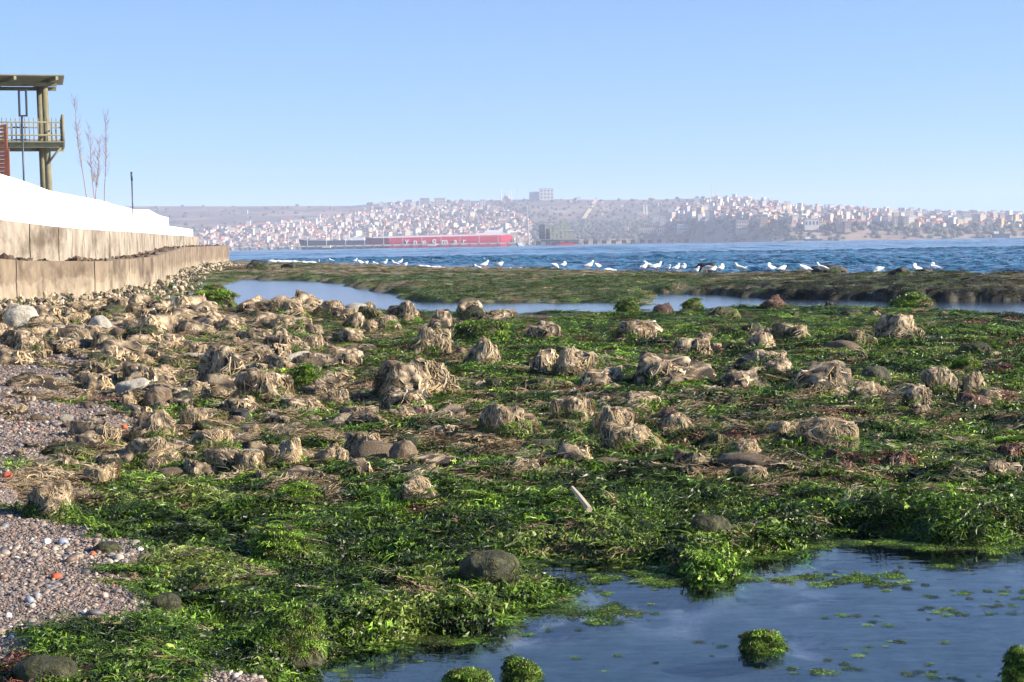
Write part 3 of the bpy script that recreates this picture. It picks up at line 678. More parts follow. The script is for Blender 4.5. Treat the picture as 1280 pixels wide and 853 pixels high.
def rock_obj(name, seed, sx, sy, sz, kind, det=4, count=520, planes=11):
    """an Empty-free rock: the stone is the thing's own part next to its drape"""
    fine = .55 if count > 1500 else 1.0
    sh = RockShape(seed, sx, sy, sz, planes, 0.5 if kind in 'bpm' else 1.0, 2.5 if kind in 'bpm' else 4.2)
    sme = stone_mesh(sh, det, *STONE_COL[kind], {'s': .50, 'd': .80}.get(kind, 0)); dme = None  # mat cut height: how much dark, shade-painted face shows below
    if kind == 's': dme = drape_mesh(sh, count, STRAW, OLIVE, 0.12, green=0.10, wid=fine * 1.15)
    elif kind == 'd': dme = drape_mesh(sh, int(count * .75), STRAW, OLIVE, 0.36, green=0.0, ends=(1.0, 1.8), wid=fine)
    elif kind == 'g': dme = drape_mesh(sh, count, np.concatenate([OLIVE, OLIVE, STRAW[:2] * .8]), OLIVE, -0.2, green=0.5, wid=1.0 * fine)
    elif kind == 'r': dme = drape_mesh(sh, count, RED, OLIVE, 0.0, green=0.05)
    elif kind == 'm': dme = drape_mesh(sh, count // 3, OLIVE * .5, OLIVE * .4, 0.2, green=0.3, wid=.35, ends=(.6, 1.2))
    return sme, dme
def put_rock(name, meshes, loc, rz, scale, label, group=None):
    o = bpy.data.objects.new(name, None); o.empty_display_size = .1; o.location = [float(c) for c in loc]; o.rotation_euler = (0, 0, rz); o.scale = (scale,) * 3 if np.isscalar(scale) else scale
    link(o); tag(o, label, 'rock', group)
    for nm, me in zip(('stone', 'weed_drape'), meshes):
        if me is not None:
            c_ = link(bpy.data.objects.new(nm, me), o)
            if nm == 'weed_drape': c_['kind'] = 'stuff'
    return o
ROCKS = [  # x0, x1, top, base in the photograph; kind; label
    (457, 580, 453, 510, 's', 'biggest blocky boulder thatched all over with long brown straw weed'),
    (469, 535, 492, 522, 'd', 'low rock with a black hollow face tucked against the biggest thatched boulder'),
    (512, 568, 411, 449, 's', 'tall rounded straw-thatched boulder with one dark flank, before the lagoon'),
    (580, 633, 426, 465, 's', 'pale smooth-topped boulder with ragged cream weed round its foot'),
    (483, 530, 379, 408, 'd', 'dark bare-sided rock at the lagoon edge beside white sand'),
    (562, 613, 380, 402, 's', 'square tan rock with green foot at the lagoon edge'),
    (572, 632, 406, 428, 'g', 'flat-topped rock half covered by green weed at the lagoon edge'),
    (325, 392, 376, 402, 's', 'peaked rough rock at the lagoon margin, topmost of the rock field'),
    (388, 436, 378, 398, 's', 'knobbly tan rock beside the peaked rock at the lagoon margin'),
    (326, 390, 396, 418, 's', 'broad cream-fringed rock under the peaked rock'),
    (325, 390, 417, 451, 'd', 'brown-capped boulder with black pitted face in the rock field'),
    (380, 412, 420, 446, 's', 'narrow pale rock leaning on the brown-capped boulder'),
    (407, 456, 435, 458, 's', 'low pale fringed rock between brown-capped boulder and biggest boulder'),
    (412, 462, 413, 433, 's', 'olive and tan hummock of weed-hung stone near the lagoon margin'),
    (428, 462, 394, 414, 's', 'upright straw-hung stone near the lagoon margin'),
    (468, 506, 397, 415, 's', 'small pale fringed rock below the dark bare-sided rock'),
    (356, 410, 460, 494, 'g', 'green and straw haystack-shaped rock in the rock field'),
    (284, 382, 466, 510, 's', 'sloping heap of combed straw weed over a rock, beside the dark-faced block'),
    (242, 318, 440, 488, 'd', 'large tan-capped block with a deep shadowed face and hanging strands'),
    (405, 441, 489, 511, 's', 'little straw mop-headed rock near the biggest boulder'),
    (338, 420, 500, 522, 's', 'flat rust-brown weed mat folded over stones'),
    (429, 492, 545, 579, 's', 'rounded brown hairy rock with a dark hollow on one side'),
    (486, 523, 554, 580, 'b', 'bare brown cracked stone touching the rounded hairy rock'),
    (328, 386, 552, 588, 's', 'brown straw-covered rock amid green and straw weed'),
    (394, 438, 559, 585, 's', 'short straw rock close to the rounded hairy rock'),
    (288, 337, 569, 597, 's', 'pale tan weed-hung rock above the green weed bank'),
    (592, 642, 519, 548, 'd', 'dark rock with a few tangled pale strands amid green weed'),
    (656, 707, 404, 428, 'd', 'stump-like rock with vertical drips of pale weed on the green flat'),
    (768, 821, 404, 431, 's', 'cream-dripping rock by a thin pool on the green flat'),
    (662, 690, 446, 476, 'd', 'dark leaning shoulder stone under the dripping peaked rock'),
    (684, 745, 437, 472, 's', 'peaked rock dripping with cream weed strands, dark on one side'),
    (720, 792, 461, 491, 's', 'low tumbled rock with brown and grey weed below the dripping peaked rock'),
    (786, 862, 444, 489, 'd', 'big round boulder with black face and white strands on the green flat'),
    (840, 894, 424, 452, 's', 'tan thatched cone-shaped rock on the green flat'),
    (870, 892, 418, 432, 'd', 'small black and white rock perched behind the tan thatched cone'),
    (728, 792, 513, 553, 's', 'rounded weed-swept rock in the middle of the green flat'),
    (754, 838, 533, 569, 's', 'pale combed weed mound like flowing hair over stone'),
    (818, 877, 519, 552, 's', 'rust-topped weed-draped rock next to the pale combed mound'),
    (594, 670, 509, 546, 's', 'pale swept weed mound beside the dark tangled rock'),
    (690, 747, 497, 531, 's', 'low pinkish stone mound wrapped in loose straw'),
    (770, 832, 494, 514, 's', 'flat jumble of pale weed on low stones below the round black-faced boulder'),
    (893, 962, 467, 491, 'd', 'low arched rock hung with pale strands and green'),
    (904, 1002, 442, 470, 's', 'long low bank of pale weed over stones'),
    (845, 902, 567, 591, 'd', 'black square-faced rock with few strands in the green weed'),
    (903, 957, 553, 578, 's', 'smooth draped brown rock beyond the black square-faced rock'),
    (908, 958, 584, 604, 's', 'small tan hump amid dark green weed'),
    (1079, 1148, 397, 432, 'd', 'large white-dripping rock standing before the lagoon channel'),
    (1050, 1086, 415, 431, 's', 'small pale rock at the foot of the large white-dripping rock'),
    (964, 1016, 407, 429, 's', 'striped pale ribbed rock on the green flat'),
    (971, 1074, 457, 503, 'd', 'wide shaggy boulder with long cream strands over a black face'),
    (1060, 1118, 480, 506, 's', 'bleached knobbly rock beside the wide shaggy boulder'),
    (1074, 1114, 460, 485, 'm', 'smooth olive stone pair behind the bleached knobbly rock'),
    (1148, 1202, 461, 497, 's', 'cracked pale rock with reddish top in a cluster of three'),
    (1194, 1238, 468, 499, 's', 'straw-hung dome-shaped rock in a cluster of three'),
    (1124, 1168, 484, 517, 'd', 'dark split stone in a cluster of three'),
    (1188, 1228, 449, 472, 'g', 'small green-streaked rock behind the cluster of three'),
    (1184, 1217, 549, 570, 'b', 'bare brown stone slab lying in bright green weed'),
    (1238, 1284, 558, 583, 'r', 'reddish brown hump beyond the bare stone slab'),
    (1094, 1152, 568, 595, 'r', 'pinkish red weed mound amid green weed'),
    (1038, 1074, 579, 598, 'r', 'small dark red weedy rock near the pinkish mound'),
    (1000, 1077, 526, 564, 's', 'ridged mound of pale weed lying in waves over stones'),
    (945, 1010, 530, 552, 's', 'long flat swathe of pinkish straw over low stones'),
    (948, 1002, 451, 472, 's', 'tan fluffy rock beside the long pale weed bank'),
    (4, 52, 384, 416, 'p', 'pale bare angular block against the sea wall foot'),
    (68, 117, 387, 412, 's', 'tan draped rock close to the sea wall foot'),
    (98, 142, 409, 430, 'd', 'dark striped rock below the sea wall'),
    (8, 62, 421, 450, 's', 'broad sandy-coloured weed mound on the beach below the wall'),
    (55, 100, 425, 446, 'd', 'dark sided rock beside the broad sandy mound'),
    (112, 150, 430, 452, 'd', 'dark olive rock with a pale wedge of sun on top'),
    (154, 203, 457, 489, 's', 'hairy brown mound-shaped rock by the pale flat stones'),
    (144, 195, 476, 502, 'p', 'big pale flat bare stone on the shingle'),
    (179, 216, 486, 512, 'b', 'angular brown stone in front of the big pale flat stone'),
    (211, 240, 487, 506, 'p', 'pale leaning slab next to the angular brown stone'),
    (234, 264, 486, 500, 'b', 'small smooth tan stone before the large tan-capped block'),
    (212, 242, 384, 405, 's', 'conical straw rock at the edge of the wall pool'),
    (208, 264, 402, 424, 'd', 'wide drip-fringed rock by the wall pool'),
    (264, 316, 400, 420, 's', 'tan tufted rock beside the drip-fringed one'),
    (160, 233, 517, 557, 'd', 'brown boulder hung with olive weed on the shingle edge'),
    (154, 226, 551, 581, 's', 'thatched grey-tan boulder in front of the olive-hung brown boulder'),
    (224, 260, 509, 545, 's', 'upright pale green and straw rock beside the olive-hung brown boulder'),
    (231, 300, 541, 573, 's', 'low tan weed-matted rock beyond the red brick'),
    (281, 318, 514, 531, 'k', 'dark smooth cylinder-like stone in the rock field'),
    (107, 150, 536, 559, 'd', 'dark flat rock lying on the shingle'),
    (164, 198, 445, 461, 's', 'small straw hump above the hairy brown mound'),
    (28, 102, 607, 652, 's', 'cream weed heap draped over a stone on the shingle'),
    (100, 150, 585, 612, 's', 'tan and grey draped stone at the weed bank edge'),
    (117, 152, 681, 694, 'm', 'flat olive stone lying on pebbles'),
    (188, 228, 746, 768, 'm', 'dark hollowed stone under bright green weed'),
    (15, 102, 826, 862, 'm', 'dark mossy mound at the pebble beach'),
    (498, 547, 599, 623, 's', 'stone with white weed cap in bright green weed'),
    (572, 654, 694, 738, 'm', 'long smooth olive-brown boulder at the tide pool edge'),
    (318, 404, 764, 828, 'g', 'rock hung with yellow-green weed beside the tide pool shore'),
    (313, 387, 664, 707, 'g', 'pale green draped rock in the weed bank'),
    (344, 397, 609, 638, 'g', 'rock under light green weed above the bank'),
    (860, 914, 647, 675, 'm', 'dark flat-topped slab in weed beyond the tide pool'),
    (924, 982, 793, 824, 'g', 'small round green tuft-covered rock alone in the tide pool'),
    (628, 682, 833, 862, 'g', 'bright green tufted rock where the pool meets the frame'),
    (556, 610, 842, 866, 'g', 'low green tufted rock beside the bright green one'),
    (1254, 1300, 815, 866, 'g', 'dark green tufted rock rising from the pool'),
    (239, 296, 365, 386, 'g', 'flat rock with pale crust and green skirt in the wall pool'),
    (254, 284, 358, 366, 'g', 'small low green rock in the wall pool'),
    (1109, 1170, 371, 386, 'g', 'long low green rock alone in the lagoon channel'),
    (771, 796, 376, 392, 'g', 'dark green knob of rock where reef and flat nearly meet'),
    (853, 880, 375, 388, 'g', 'small green rock in the channel behind the flat'),
    (952, 985, 372, 388, 'r', 'rust-brown rock at the channel edge'),
    (1030, 1046, 378, 387, 'k', 'small dark pointed rock at the channel edge'),
    (1013, 1062, 332, 345, 'k', 'long dark and rusty rock at the surf line behind two gulls'),
    (1106, 1142, 336, 346, 'k', 'low black rock at the surf line between two gulls'),
    (1140, 1175, 338, 346, 'k', 'flat black rock under the preening gulls'),
    (862, 898, 331, 344, 'k', 'black rock behind the crowd of gulls'),
    (303, 336, 327, 339, 'k', 'pair-topped black rock near the end of the sea wall'),
    (352, 372, 330, 338, 'k', 'small dark rock on the reef crest'),
]
occupied = []; HEROES = []
import re
def short(lab):
    w = re.split(r',| (?:with|at|on|in|beside|under|between|near|below|amid|over|by|to|of|touching|tucked|leaning|before|standing|lying|behind|close|perched|next|hung|thatched|covered|half|where|alone|rising|against|beyond|above|hanging|and a|in front) ', lab)[0].split()
    return ' '.join(w[:8])
for i, (x0, x1, yt, yb, kd, lab) in enumerate(ROCKS):
    cx = (x0 + x1) / 2; zg = 0.06; near_sea = yb < 350 and x0 > 295
    if near_sea: zg = 0.16
    p = ground(np.array([cx], float), np.array([yb - 1.5], float), zg)[0]
    for _ in range(3):
        zz = landz(p[0], p[1]); p = ground(np.array([cx], float), np.array([yb - 1.5], float), max(zz, -0.02))[0]
    wdt = (x1 - x0) / FPX * p[1]; hgt = (yb - yt) / FPX * p[1]
    sx = wdt / 2; dep = sx * random.uniform(.65, .85); sz = hgt * 0.74
    c = p + np.array([0, 1, 0]) / 1.0 * dep * 0.8; c[0] = p[0] * (c[1] / p[1])
    near = p[1] < 14
    me = rock_obj('weedy_rock', 100 + i, sx * .98, dep, sz, kd, 4, int(min(1100, 480 * max(1.0, (sx * sz) / .06))) if p[1] > 12 else 1700)
    zc = max(p[2], -0.02) + 0.40 * sz
    put_rock('weedy_rock' if me[1] is not None and kd != 'm' else 'bare_rock', me, (c[0], c[1], zc), 0, 1.0, lab)
    occupied.append((c[0], c[1], max(sx, dep))); HNAME.append(short(lab)); HEROES.append((np.array([c[0], c[1], zc]), RockShape(100 + i, sx * .98, dep, sz, 11, 0.5 if kd in 'bpm' else 1.0, 2.5 if kd in 'bpm' else 4.2), kd))
# smaller rocks fill the field between the big ones: a dozen shapes, copied
KINDS = [('s', 'small straw-draped rock among bigger weedy boulders', 'small straw rocks in the rock field'), ('d', 'small dark rock with loose pale strands in the rock field', 'small dark rocks in the rock field'),
         ('g', 'small green-draped rock in the weed flat', 'small green rocks in the weed flat'), ('b', 'small bare brown cobble between weedy boulders', 'bare brown cobbles'),
         ('p', 'small pale bare stone between weedy boulders', 'pale bare stones'), ('r', 'small reddish weed tuft over a stone on the green flat', 'reddish weed tufts')]
VAR = {}
for kd, _, _ in KINDS:
    VAR[kd] = [rock_obj('small_rock', 500 + j * 7 + ord(kd), 1.0, random.uniform(.7, 1.0), random.uniform(.5, .8), kd, 3, 260) for j in range(5 if kd in 'sd' else 3)]
KI = {k_[0]: k_ for k_ in KINDS}
made = 0; tries = 0; cnt = {}
while made < 640 and tries < 16000:
    tries += 1
    px_ = random.uniform(-60, 1340); py_ = 384 + (610 - 384) * random.random() ** 1.25
    left = max(0.0, min(1.0, (620 - px_) / 420)); dens = 0.10 + 0.90 * left * (1 if py_ < 600 else .4)
    if py_ < 432 and px_ > 640: dens *= 0.3
    if random.random() > dens: continue
    p = ground(np.array([px_]), np.array([py_]), 0.08)[0]
    z_ = [landz(p[0], p[1])]; g_ = float(gs(M['G'], p[:1], p[1:2])[0])
    if z_[0] < 0.0 or g_ > 0.75 and random.random() < .8: continue
    if p[0] < np.interp(p[1], WP[:, 1], WP[:, 0]) + .4: continue
    s = (8 + 21 * random.random() ** 1.7) / FPX * p[1]
    s = min(max(s, .05), .38)
    if any((p[0] - a) ** 2 + (p[1] - b_) ** 2 < (max(c_, s) * .62 + s * .25) ** 2 for a, b_, c_ in occupied): continue
    w = random.random()
    if left > .35: kd = 's' if w < .42 else 'd' if w < .80 else 'b' if w < .88 else 'p' if w < .92 else 'g'
    else: kd = 's' if w < .42 else 'd' if w < .60 else 'g' if w < .84 else 'r' if w < .93 else 'b'
    if cnt.get(kd, 0) >= 290: continue
    cnt[kd] = cnt.get(kd, 0) + 1
    k_ = list(KI[kd]); j_ = min(range(len(HEROES)), key=lambda q: (HEROES[q][0][0] - p[0]) ** 2 + (HEROES[q][0][1] - p[1]) ** 2)
    dj = math.hypot(HEROES[j_][0][0] - p[0], HEROES[j_][0][1] - p[1])
    base_ = {'s': 'small straw-draped rock', 'd': 'small dark rock with pale strands', 'g': 'small green-draped rock', 'b': 'small bare brown cobble', 'p': 'small pale bare stone', 'r': 'small reddish weedy rock'}[kd]
    if dj < 2.2 and len(HNAME[j_].split()) > 1: k_[1] = f'{base_} beside the {HNAME[j_]}'
    sc = (s * random.uniform(.8, 1.55), s * random.uniform(.7, 1.1), s * random.uniform(.45, 1.25))
    put_rock({'s': 'straw_rock', 'd': 'dark_rock', 'g': 'green_rock', 'b': 'cobble', 'p': 'pale_stone', 'r': 'reddish_rock'}[kd], random.choice(VAR[kd]), (p[0], p[1], z_[0] + .22 * s), random.random() * 6.28, sc, k_[1], k_[2]); occupied.append((p[0], p[1], s)); made += 1
# ------------------------------------------------------------------ scattered cover (weed, shingle, rubble)
HID = bpy.data.collections.new('cover_sources')          # never linked: only feeds the scatters
def source(name, me):
    o = bpy.data.objects.new(name, me); HID.objects.link(o); return o
def eulers(nrm, yaw):
    z = nrm / np.linalg.norm(nrm, axis=1, keepdims=True)
    x = np.stack([np.cos(yaw), np.sin(yaw), 0 * yaw], 1); x = x - z * (x * z).sum(1, keepdims=True); x /= np.linalg.norm(x, axis=1, keepdims=True)
    y = np.cross(z, x)
    return np.stack([np.arctan2(y[:, 2], z[:, 2]), np.arcsin(np.clip(-x[:, 2], -1, 1)), np.arctan2(x[:, 1], x[:, 0])], 1)
def scatter(name, P_, rot, scl, vid, tint, sources, label, cat):
    me = bpy.data.meshes.new(name); n = len(P_)
    me.vertices.add(n); me.vertices.foreach_set('co', np.ascontiguousarray(P_, np.float32).ravel())
    for nm, tp, arr, key in (('rot', 'FLOAT_VECTOR', rot, 'vector'), ('scl', 'FLOAT_VECTOR', scl, 'vector'), ('vid', 'INT', vid, 'value')):
        a = me.attributes.new(nm, tp, 'POINT'); a.data.foreach_set(key, np.ascontiguousarray(arr, np.int32 if tp == 'INT' else np.float32).ravel())
    a = me.attributes.new('tint', 'FLOAT_COLOR', 'POINT'); a.data.foreach_set('color', np.concatenate([tint, np.ones((n, 1))], 1).astype(np.float32).ravel())
    o = link(bpy.data.objects.new(name, me))
    ng = bpy.data.node_groups.new(name + '_scatter', 'GeometryNodeTree')
    ng.interface.new_socket('Geometry', in_out='INPUT', socket_type='NodeSocketGeometry'); ng.interface.new_socket('Geometry', in_out='OUTPUT', socket_type='NodeSocketGeometry')
    gi, go = ng.nodes.new('NodeGroupInput'), ng.nodes.new('NodeGroupOutput')
    jn = ng.nodes.new('GeometryNodeJoinGeometry')
    for s in reversed(sources):
        oi = ng.nodes.new('GeometryNodeObjectInfo'); oi.inputs['Object'].default_value = s; oi.inputs['As Instance'].default_value = False
        gt = ng.nodes.new('GeometryNodeGeometryToInstance'); ng.links.new(oi.outputs['Geometry'], gt.inputs[0]); ng.links.new(gt.outputs[0], jn.inputs[0])
    def na(nm, tp):
        a = ng.nodes.new('GeometryNodeInputNamedAttribute'); a.data_type = tp; a.inputs['Name'].default_value = nm; return a.outputs['Attribute']
    ip = ng.nodes.new('GeometryNodeInstanceOnPoints'); ip.inputs['Pick Instance'].default_value = True
    e2 = ng.nodes.new('FunctionNodeEulerToRotation'); ng.links.new(na('rot', 'FLOAT_VECTOR'), e2.inputs[0])
    ng.links.new(gi.outputs[0], ip.inputs['Points']); ng.links.new(jn.outputs[0], ip.inputs['Instance']); ng.links.new(na('vid', 'INT'), ip.inputs['Instance Index'])
    ng.links.new(e2.outputs[0], ip.inputs['Rotation']); ng.links.new(na('scl', 'FLOAT_VECTOR'), ip.inputs['Scale']); ng.links.new(ip.outputs[0], go.inputs[0])
    md = o.modifiers.new('scatter', 'NODES'); md.node_group = ng
    return tag(o, label, cat, kind='stuff')
m_weed = attr_mat('wet_weed', rough=0.42, spec=0.38, inst='tint', transl=0.22)
m_strw = attr_mat('bleached_weed', rough=0.7, spec=0.3, inst='tint', transl=0.15)
def tuft(seed, n, wid, L0, L1, rise, comb, mat, S=5, crumple=0.0, spread=.75, straw=False, curl=1.0):
    r = np.random.default_rng(seed); t = np.linspace(0, 1, S)[None, :]
    a = r.random(n) * 6.283; rr = np.sqrt(r.random(n)) * spread; x0 = np.stack([rr * np.cos(a), rr * np.sin(a)], 1)
    da = np.where(r.random(n) < comb, r.normal(size=n) * 0.5, r.random(n) * 6.283); L = L0 + (L1 - L0) * r.random(n)
    cv = r.normal(size=n) * curl; ang = da[:, None] + cv[:, None] * t
    ds = L[:, None] / (S - 1); px = x0[:, :1] + np.cumsum(np.cos(ang) * ds, 1) - np.cos(ang[:, :1]) * ds; py = x0[:, 1:] + np.cumsum(np.sin(ang) * ds, 1) - np.sin(ang[:, :1]) * ds
    hgt = rise * (0.3 + 0.9 * r.random(n))[:, None]; b0 = (0.02 + 0.10 * r.random(n) * (1 - rr))[:, None]
    pz = b0 + hgt * np.sin(np.pi * np.clip(t * (0.75 + .4 * r.random(n)[:, None]), 0, 1)) - 0.06 * t * t + crumple * r.normal(size=(n, S)) * 0.05
    p = np.stack([px, py, pz], -1); tan = np.gradient(p, axis=1); tan /= np.linalg.norm(tan, axis=-1, keepdims=True)
    side = np.cross(tan, np.array([0, 0, 1.0])); side /= np.linalg.norm(side, axis=-1, keepdims=True) + 1e-9; up = np.cross(side, tan)
    tw = r.normal(size=n)[:, None] * 0.7 + (r.normal(size=n)[:, None]) * 1.4 * t
    sd = side * np.cos(tw)[..., None] + up * np.sin(tw)[..., None]
    w = wid * (0.5 + r.random(n))[:, None] * (0.35 + np.sin(np.pi * np.clip(t * .9 + .1, 0, 1))) * (1 + crumple * .4 * r.normal(size=(n, S)))
    V = np.stack([p + sd * w[..., None], p - sd * w[..., None]], 2).reshape(-1, 3)
    q = (np.arange(n) * S * 2)[:, None] + (np.arange(S - 1) * 2)[None, :]; F = np.stack([q, q + 1, q + 3, q + 2], -1).reshape(-1, 4)
    sh = (0.25 + 1.35 * r.random(n) ** 1.4)[:, None] * np.ones((1, 3)); pale = r.random(n) < 0.05; sh[pale] = np.array([2.6, 1.9, 2.6]) * (.5 + .6 * r.random((pale.sum(), 1)))
    if straw: sh = .35 + .65 * sh / sh.max(); sh[pale] = 1.1
    c = np.repeat(sh[:, None, :], S * 2, 1).reshape(-1, 3)
    return big_mesh('weed', V, F, mat, {'Col': c})
T_FINE = [source('f', tuft(10 + i, 140, .0125, .25, .95, .075, .4, m_weed, crumple=1.3, curl=2.2)) for i in range(5)]
T_LEAF = [source('l', tuft(30 + i, 130, .022, .12, .38, .085, .25, m_weed, crumple=1.7, curl=2.2)) for i in range(4)]
T_STRW = [source('s', tuft(50 + i, 120, .014, .25, .8, .05, .55, m_strw, straw=True, crumple=.6)) for i in range(5)]
SRC = T_FINE + T_LEAF + T_STRW
wr = np.random.default_rng(23)
NT = 130000
d_ = np.exp(wr.uniform(math.log(4.4), math.log(150), NT)); u_ = wr.uniform(-.44, .44, NT); X_, Y_ = u_ * d_, d_
def at_ground(X, Y): return gs(Zg, X, Y), {k_: gs(M[k_], X, Y) for k_ in M}
Z_, M_ = at_ground(X_, Y_); e = 0.03 + 0.004 * Y_
NX = -(gs(Zg, X_ + e, Y_) - gs(Zg, X_ - e, Y_)) / (2 * e); NY = -(gs(Zg, X_, Y_ + e) - gs(Zg, X_, Y_ - e)) / (2 * e)
px_, py_ = M_['px'], M_['py']
ss = straw_share(px_, py_, fbm(X_ * 0.55, Y_ * 0.4, 21.0, 3)) + 0.30 * noise(X_ * 2.3, Y_ * 1.7, 33.)
reef_tan = M_['reef'] * (fbm(X_ * .16, Y_ * .3, 3.0, 3) + 0.55 * sm(352, 338, py_))
is_str = np.where(M_['reef'] > .5, reef_tan > wr.uniform(-.1, .7, NT) - .25 * M_['right'], ss > wr.uniform(0.15, 0.9, NT)) | (wr.random(NT) < .06)
bare = M_['G'] * (1 - 0.9 * (noise(X_ * 1.3, Y_ * 2.4, 40.) > .30) * (px_ > 25))
keepf = (Z_ > -0.012) & (M_['sea'] < 0.3) & (wr.random(NT) > bare * 1.35) & (X_ > np.interp(Y_, WP[:, 1], WP[:, 0]) + .3)
keepf &= (Y_ < 60) | (wr.random(NT) < 0.8)
keepf &= ~((is_str) & (wr.random(NT) < .25))
size = 0.105 * (Y_ / 6) ** 0.55 * wr.uniform(.65, 1.35, NT)
leafy = wr.random(NT) < 0.42 + .45 * sm(.25, -.05, M_['pool'] * -1 - .1) * (py_ > 640) 
vid = np.where(is_str, 9 + wr.integers(0, 5, NT), np.where(leafy, 5 + wr.integers(0, 4, NT), wr.integers(0, 5, NT)))
GREENS = np.array([[.055, .105, .012], [.095, .175, .018], [.140, .245, .024], [.195, .310, .036], [.065, .085, .018], [.024, .046, .009]])
gsel = np.clip((noise(X_ * .9, Y_ * .9, 50.) * 3.0 + wr.normal(size=NT) * 1.1 + 2.0), 0, 5.99).astype(int); tint = GREENS[np.array([5, 0, 1, 2, 3, 4])[gsel]]
tint = tint * (.40 + 1.0 * sm(-.35, .4, noise(X_ * 5.5, Y_ * 4.5, 55.)))[:, None]
st_t = STRAW[wr.integers(0, 6, NT)] * wr.uniform(.6, 1.15, NT)[:, None]; tint = np.where(is_str[:, None], st_t, tint)
yg = (~is_str) & (noise(X_ * 1.6, Y_ * 1.6, 61.) > .30); tint = np.where(yg[:, None], np.array([.17, .23, .045]) * wr.uniform(.7, 1.2, NT)[:, None], tint)
rd = (noise(X_ * 1.1, Y_ * 1.1, 71.) > .40 - .25 * sm(1040, 1200, px_) * sm(420, 405, py_)) & (wr.random(NT) < .55) & (py_ > 388); tint = np.where(rd[:, None], RED[wr.integers(0, 3, NT)] * .9, tint)
tint = np.where((M_['reef'] > .5)[:, None] & ~is_str[:, None], np.array([.105, .155, .035]) * wr.uniform(.5, 1.2, NT)[:, None], tint)
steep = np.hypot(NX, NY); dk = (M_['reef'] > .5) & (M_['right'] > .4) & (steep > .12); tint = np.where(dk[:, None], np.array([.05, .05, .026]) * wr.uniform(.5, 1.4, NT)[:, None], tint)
Pz = np.maximum(Z_, -0.004); wet = Z_ < 0.012
sc3 = np.stack([size, size, size * np.where(wet, .18, np.where(is_str, .5, .65))], 1); sc3[:, 2] *= 1 - .6 * sm(20, 30, Y_); sc3[M_['reef'] > .5] *= .75
nn3 = np.stack([np.where(wet, 0, NX + wr.normal(size=NT) * .12), np.where(wet, 0, NY + wr.normal(size=NT) * .12), np.ones(NT)], 1)
yaw = noise(X_ * .7, Y_ * .7, 80.) * 4 + wr.normal(size=NT) * .6 - .6
k_ = keepf
EX = []
for (c, sh, kd) in HEROES:                                   # weed growing on and round the rocks
    near = 1.0 if c[1] < 14 else .6; n = int({'g': 150, 's': 26, 'd': 22, 'm': 16, 'r': 30, 'b': 8, 'p': 6, 'k': 10}[kd] * near)
    a = wr.random(n) * 6.283; th = np.arccos(wr.uniform(-.2, 1, n)) if kd in 'g' else np.arccos(wr.uniform(-.35, .25, n))
    d = np.stack([np.sin(th) * np.cos(a), np.sin(th) * np.sin(a), np.cos(th)], 1); q = sh.pt(d) * .99 + c
    nrm = d / sh.s; nrm /= np.linalg.norm(nrm, axis=1)[:, None]; nrm = nrm * .6 + np.array([0, 0, .8 if kd in 'g' else .6]); q[:, 2] = np.maximum(q[:, 2], gs(Zg, q[:, 0], q[:, 1]))
    sz = min(.42 * sh.s[0], .085 * (c[1] / 6) ** .55) * wr.uniform(.6, 1.2, n); sw = (wr.random(n) < {'g': .10, 's': .22, 'd': .15}.get(kd, .1)) & (c[1] > 11)
    tn = np.where(sw[:, None], STRAW[wr.integers(0, 6, n)] * wr.uniform(.6, 1.1, n)[:, None], GREENS[wr.integers(0, 5, n)] * (1.25 if kd == 'g' else .9) * wr.uniform(.7, 1.3, n)[:, None])
    EX.append((q, eulers(nrm, wr.random(n) * 6.28), np.stack([sz, sz, sz * (1.1 if kd == 'g' else .7)], 1), np.where(sw, 9 + wr.integers(0, 5, n), wr.integers(0, 9, n)), tn))
ex = [np.concatenate(v) for v in zip(*EX)]
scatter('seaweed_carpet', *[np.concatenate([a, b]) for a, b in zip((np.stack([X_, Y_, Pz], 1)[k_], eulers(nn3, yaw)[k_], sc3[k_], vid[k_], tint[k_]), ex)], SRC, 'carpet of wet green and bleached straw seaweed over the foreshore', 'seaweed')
# weed afloat in the tide pool
NF = 12000; fx = wr.uniform(-2.2, 2.6, NF); fy = wr.uniform(4.2, 9.0, NF)
zf, mf = at_ground(fx, fy); dens = noise(fx * 1.6, fy * 2.6, 90.) + .5 * noise(fx * 5, fy * 9, 91.) + .5 * sm(.35, .02, mf['pool']) + .25 * sm(900, 1150, mf['px']) * sm(840, 760, mf['py'])
kf = (zf < -0.03) & (dens > wr.uniform(.18, .75, NF)); sz = wr.uniform(.006, .032, NF) * (1 + 1.2 * (dens > .62))
scatter('floating_weed', np.stack([fx, fy, np.full(NF, .002)], 1)[kf], np.stack([0 * fx, 0 * fx, wr.random(NF) * 6.28], 1)[kf], np.stack([sz, sz, sz * .35], 1)[kf], wr.integers(0, 9, NF)[kf],
        (GREENS[wr.integers(0, 6, NF)] * wr.uniform(.6, 1.3, NF)[:, None])[kf], T_FINE + T_LEAF, 'scraps of green weed floating on the tide pool', 'seaweed')
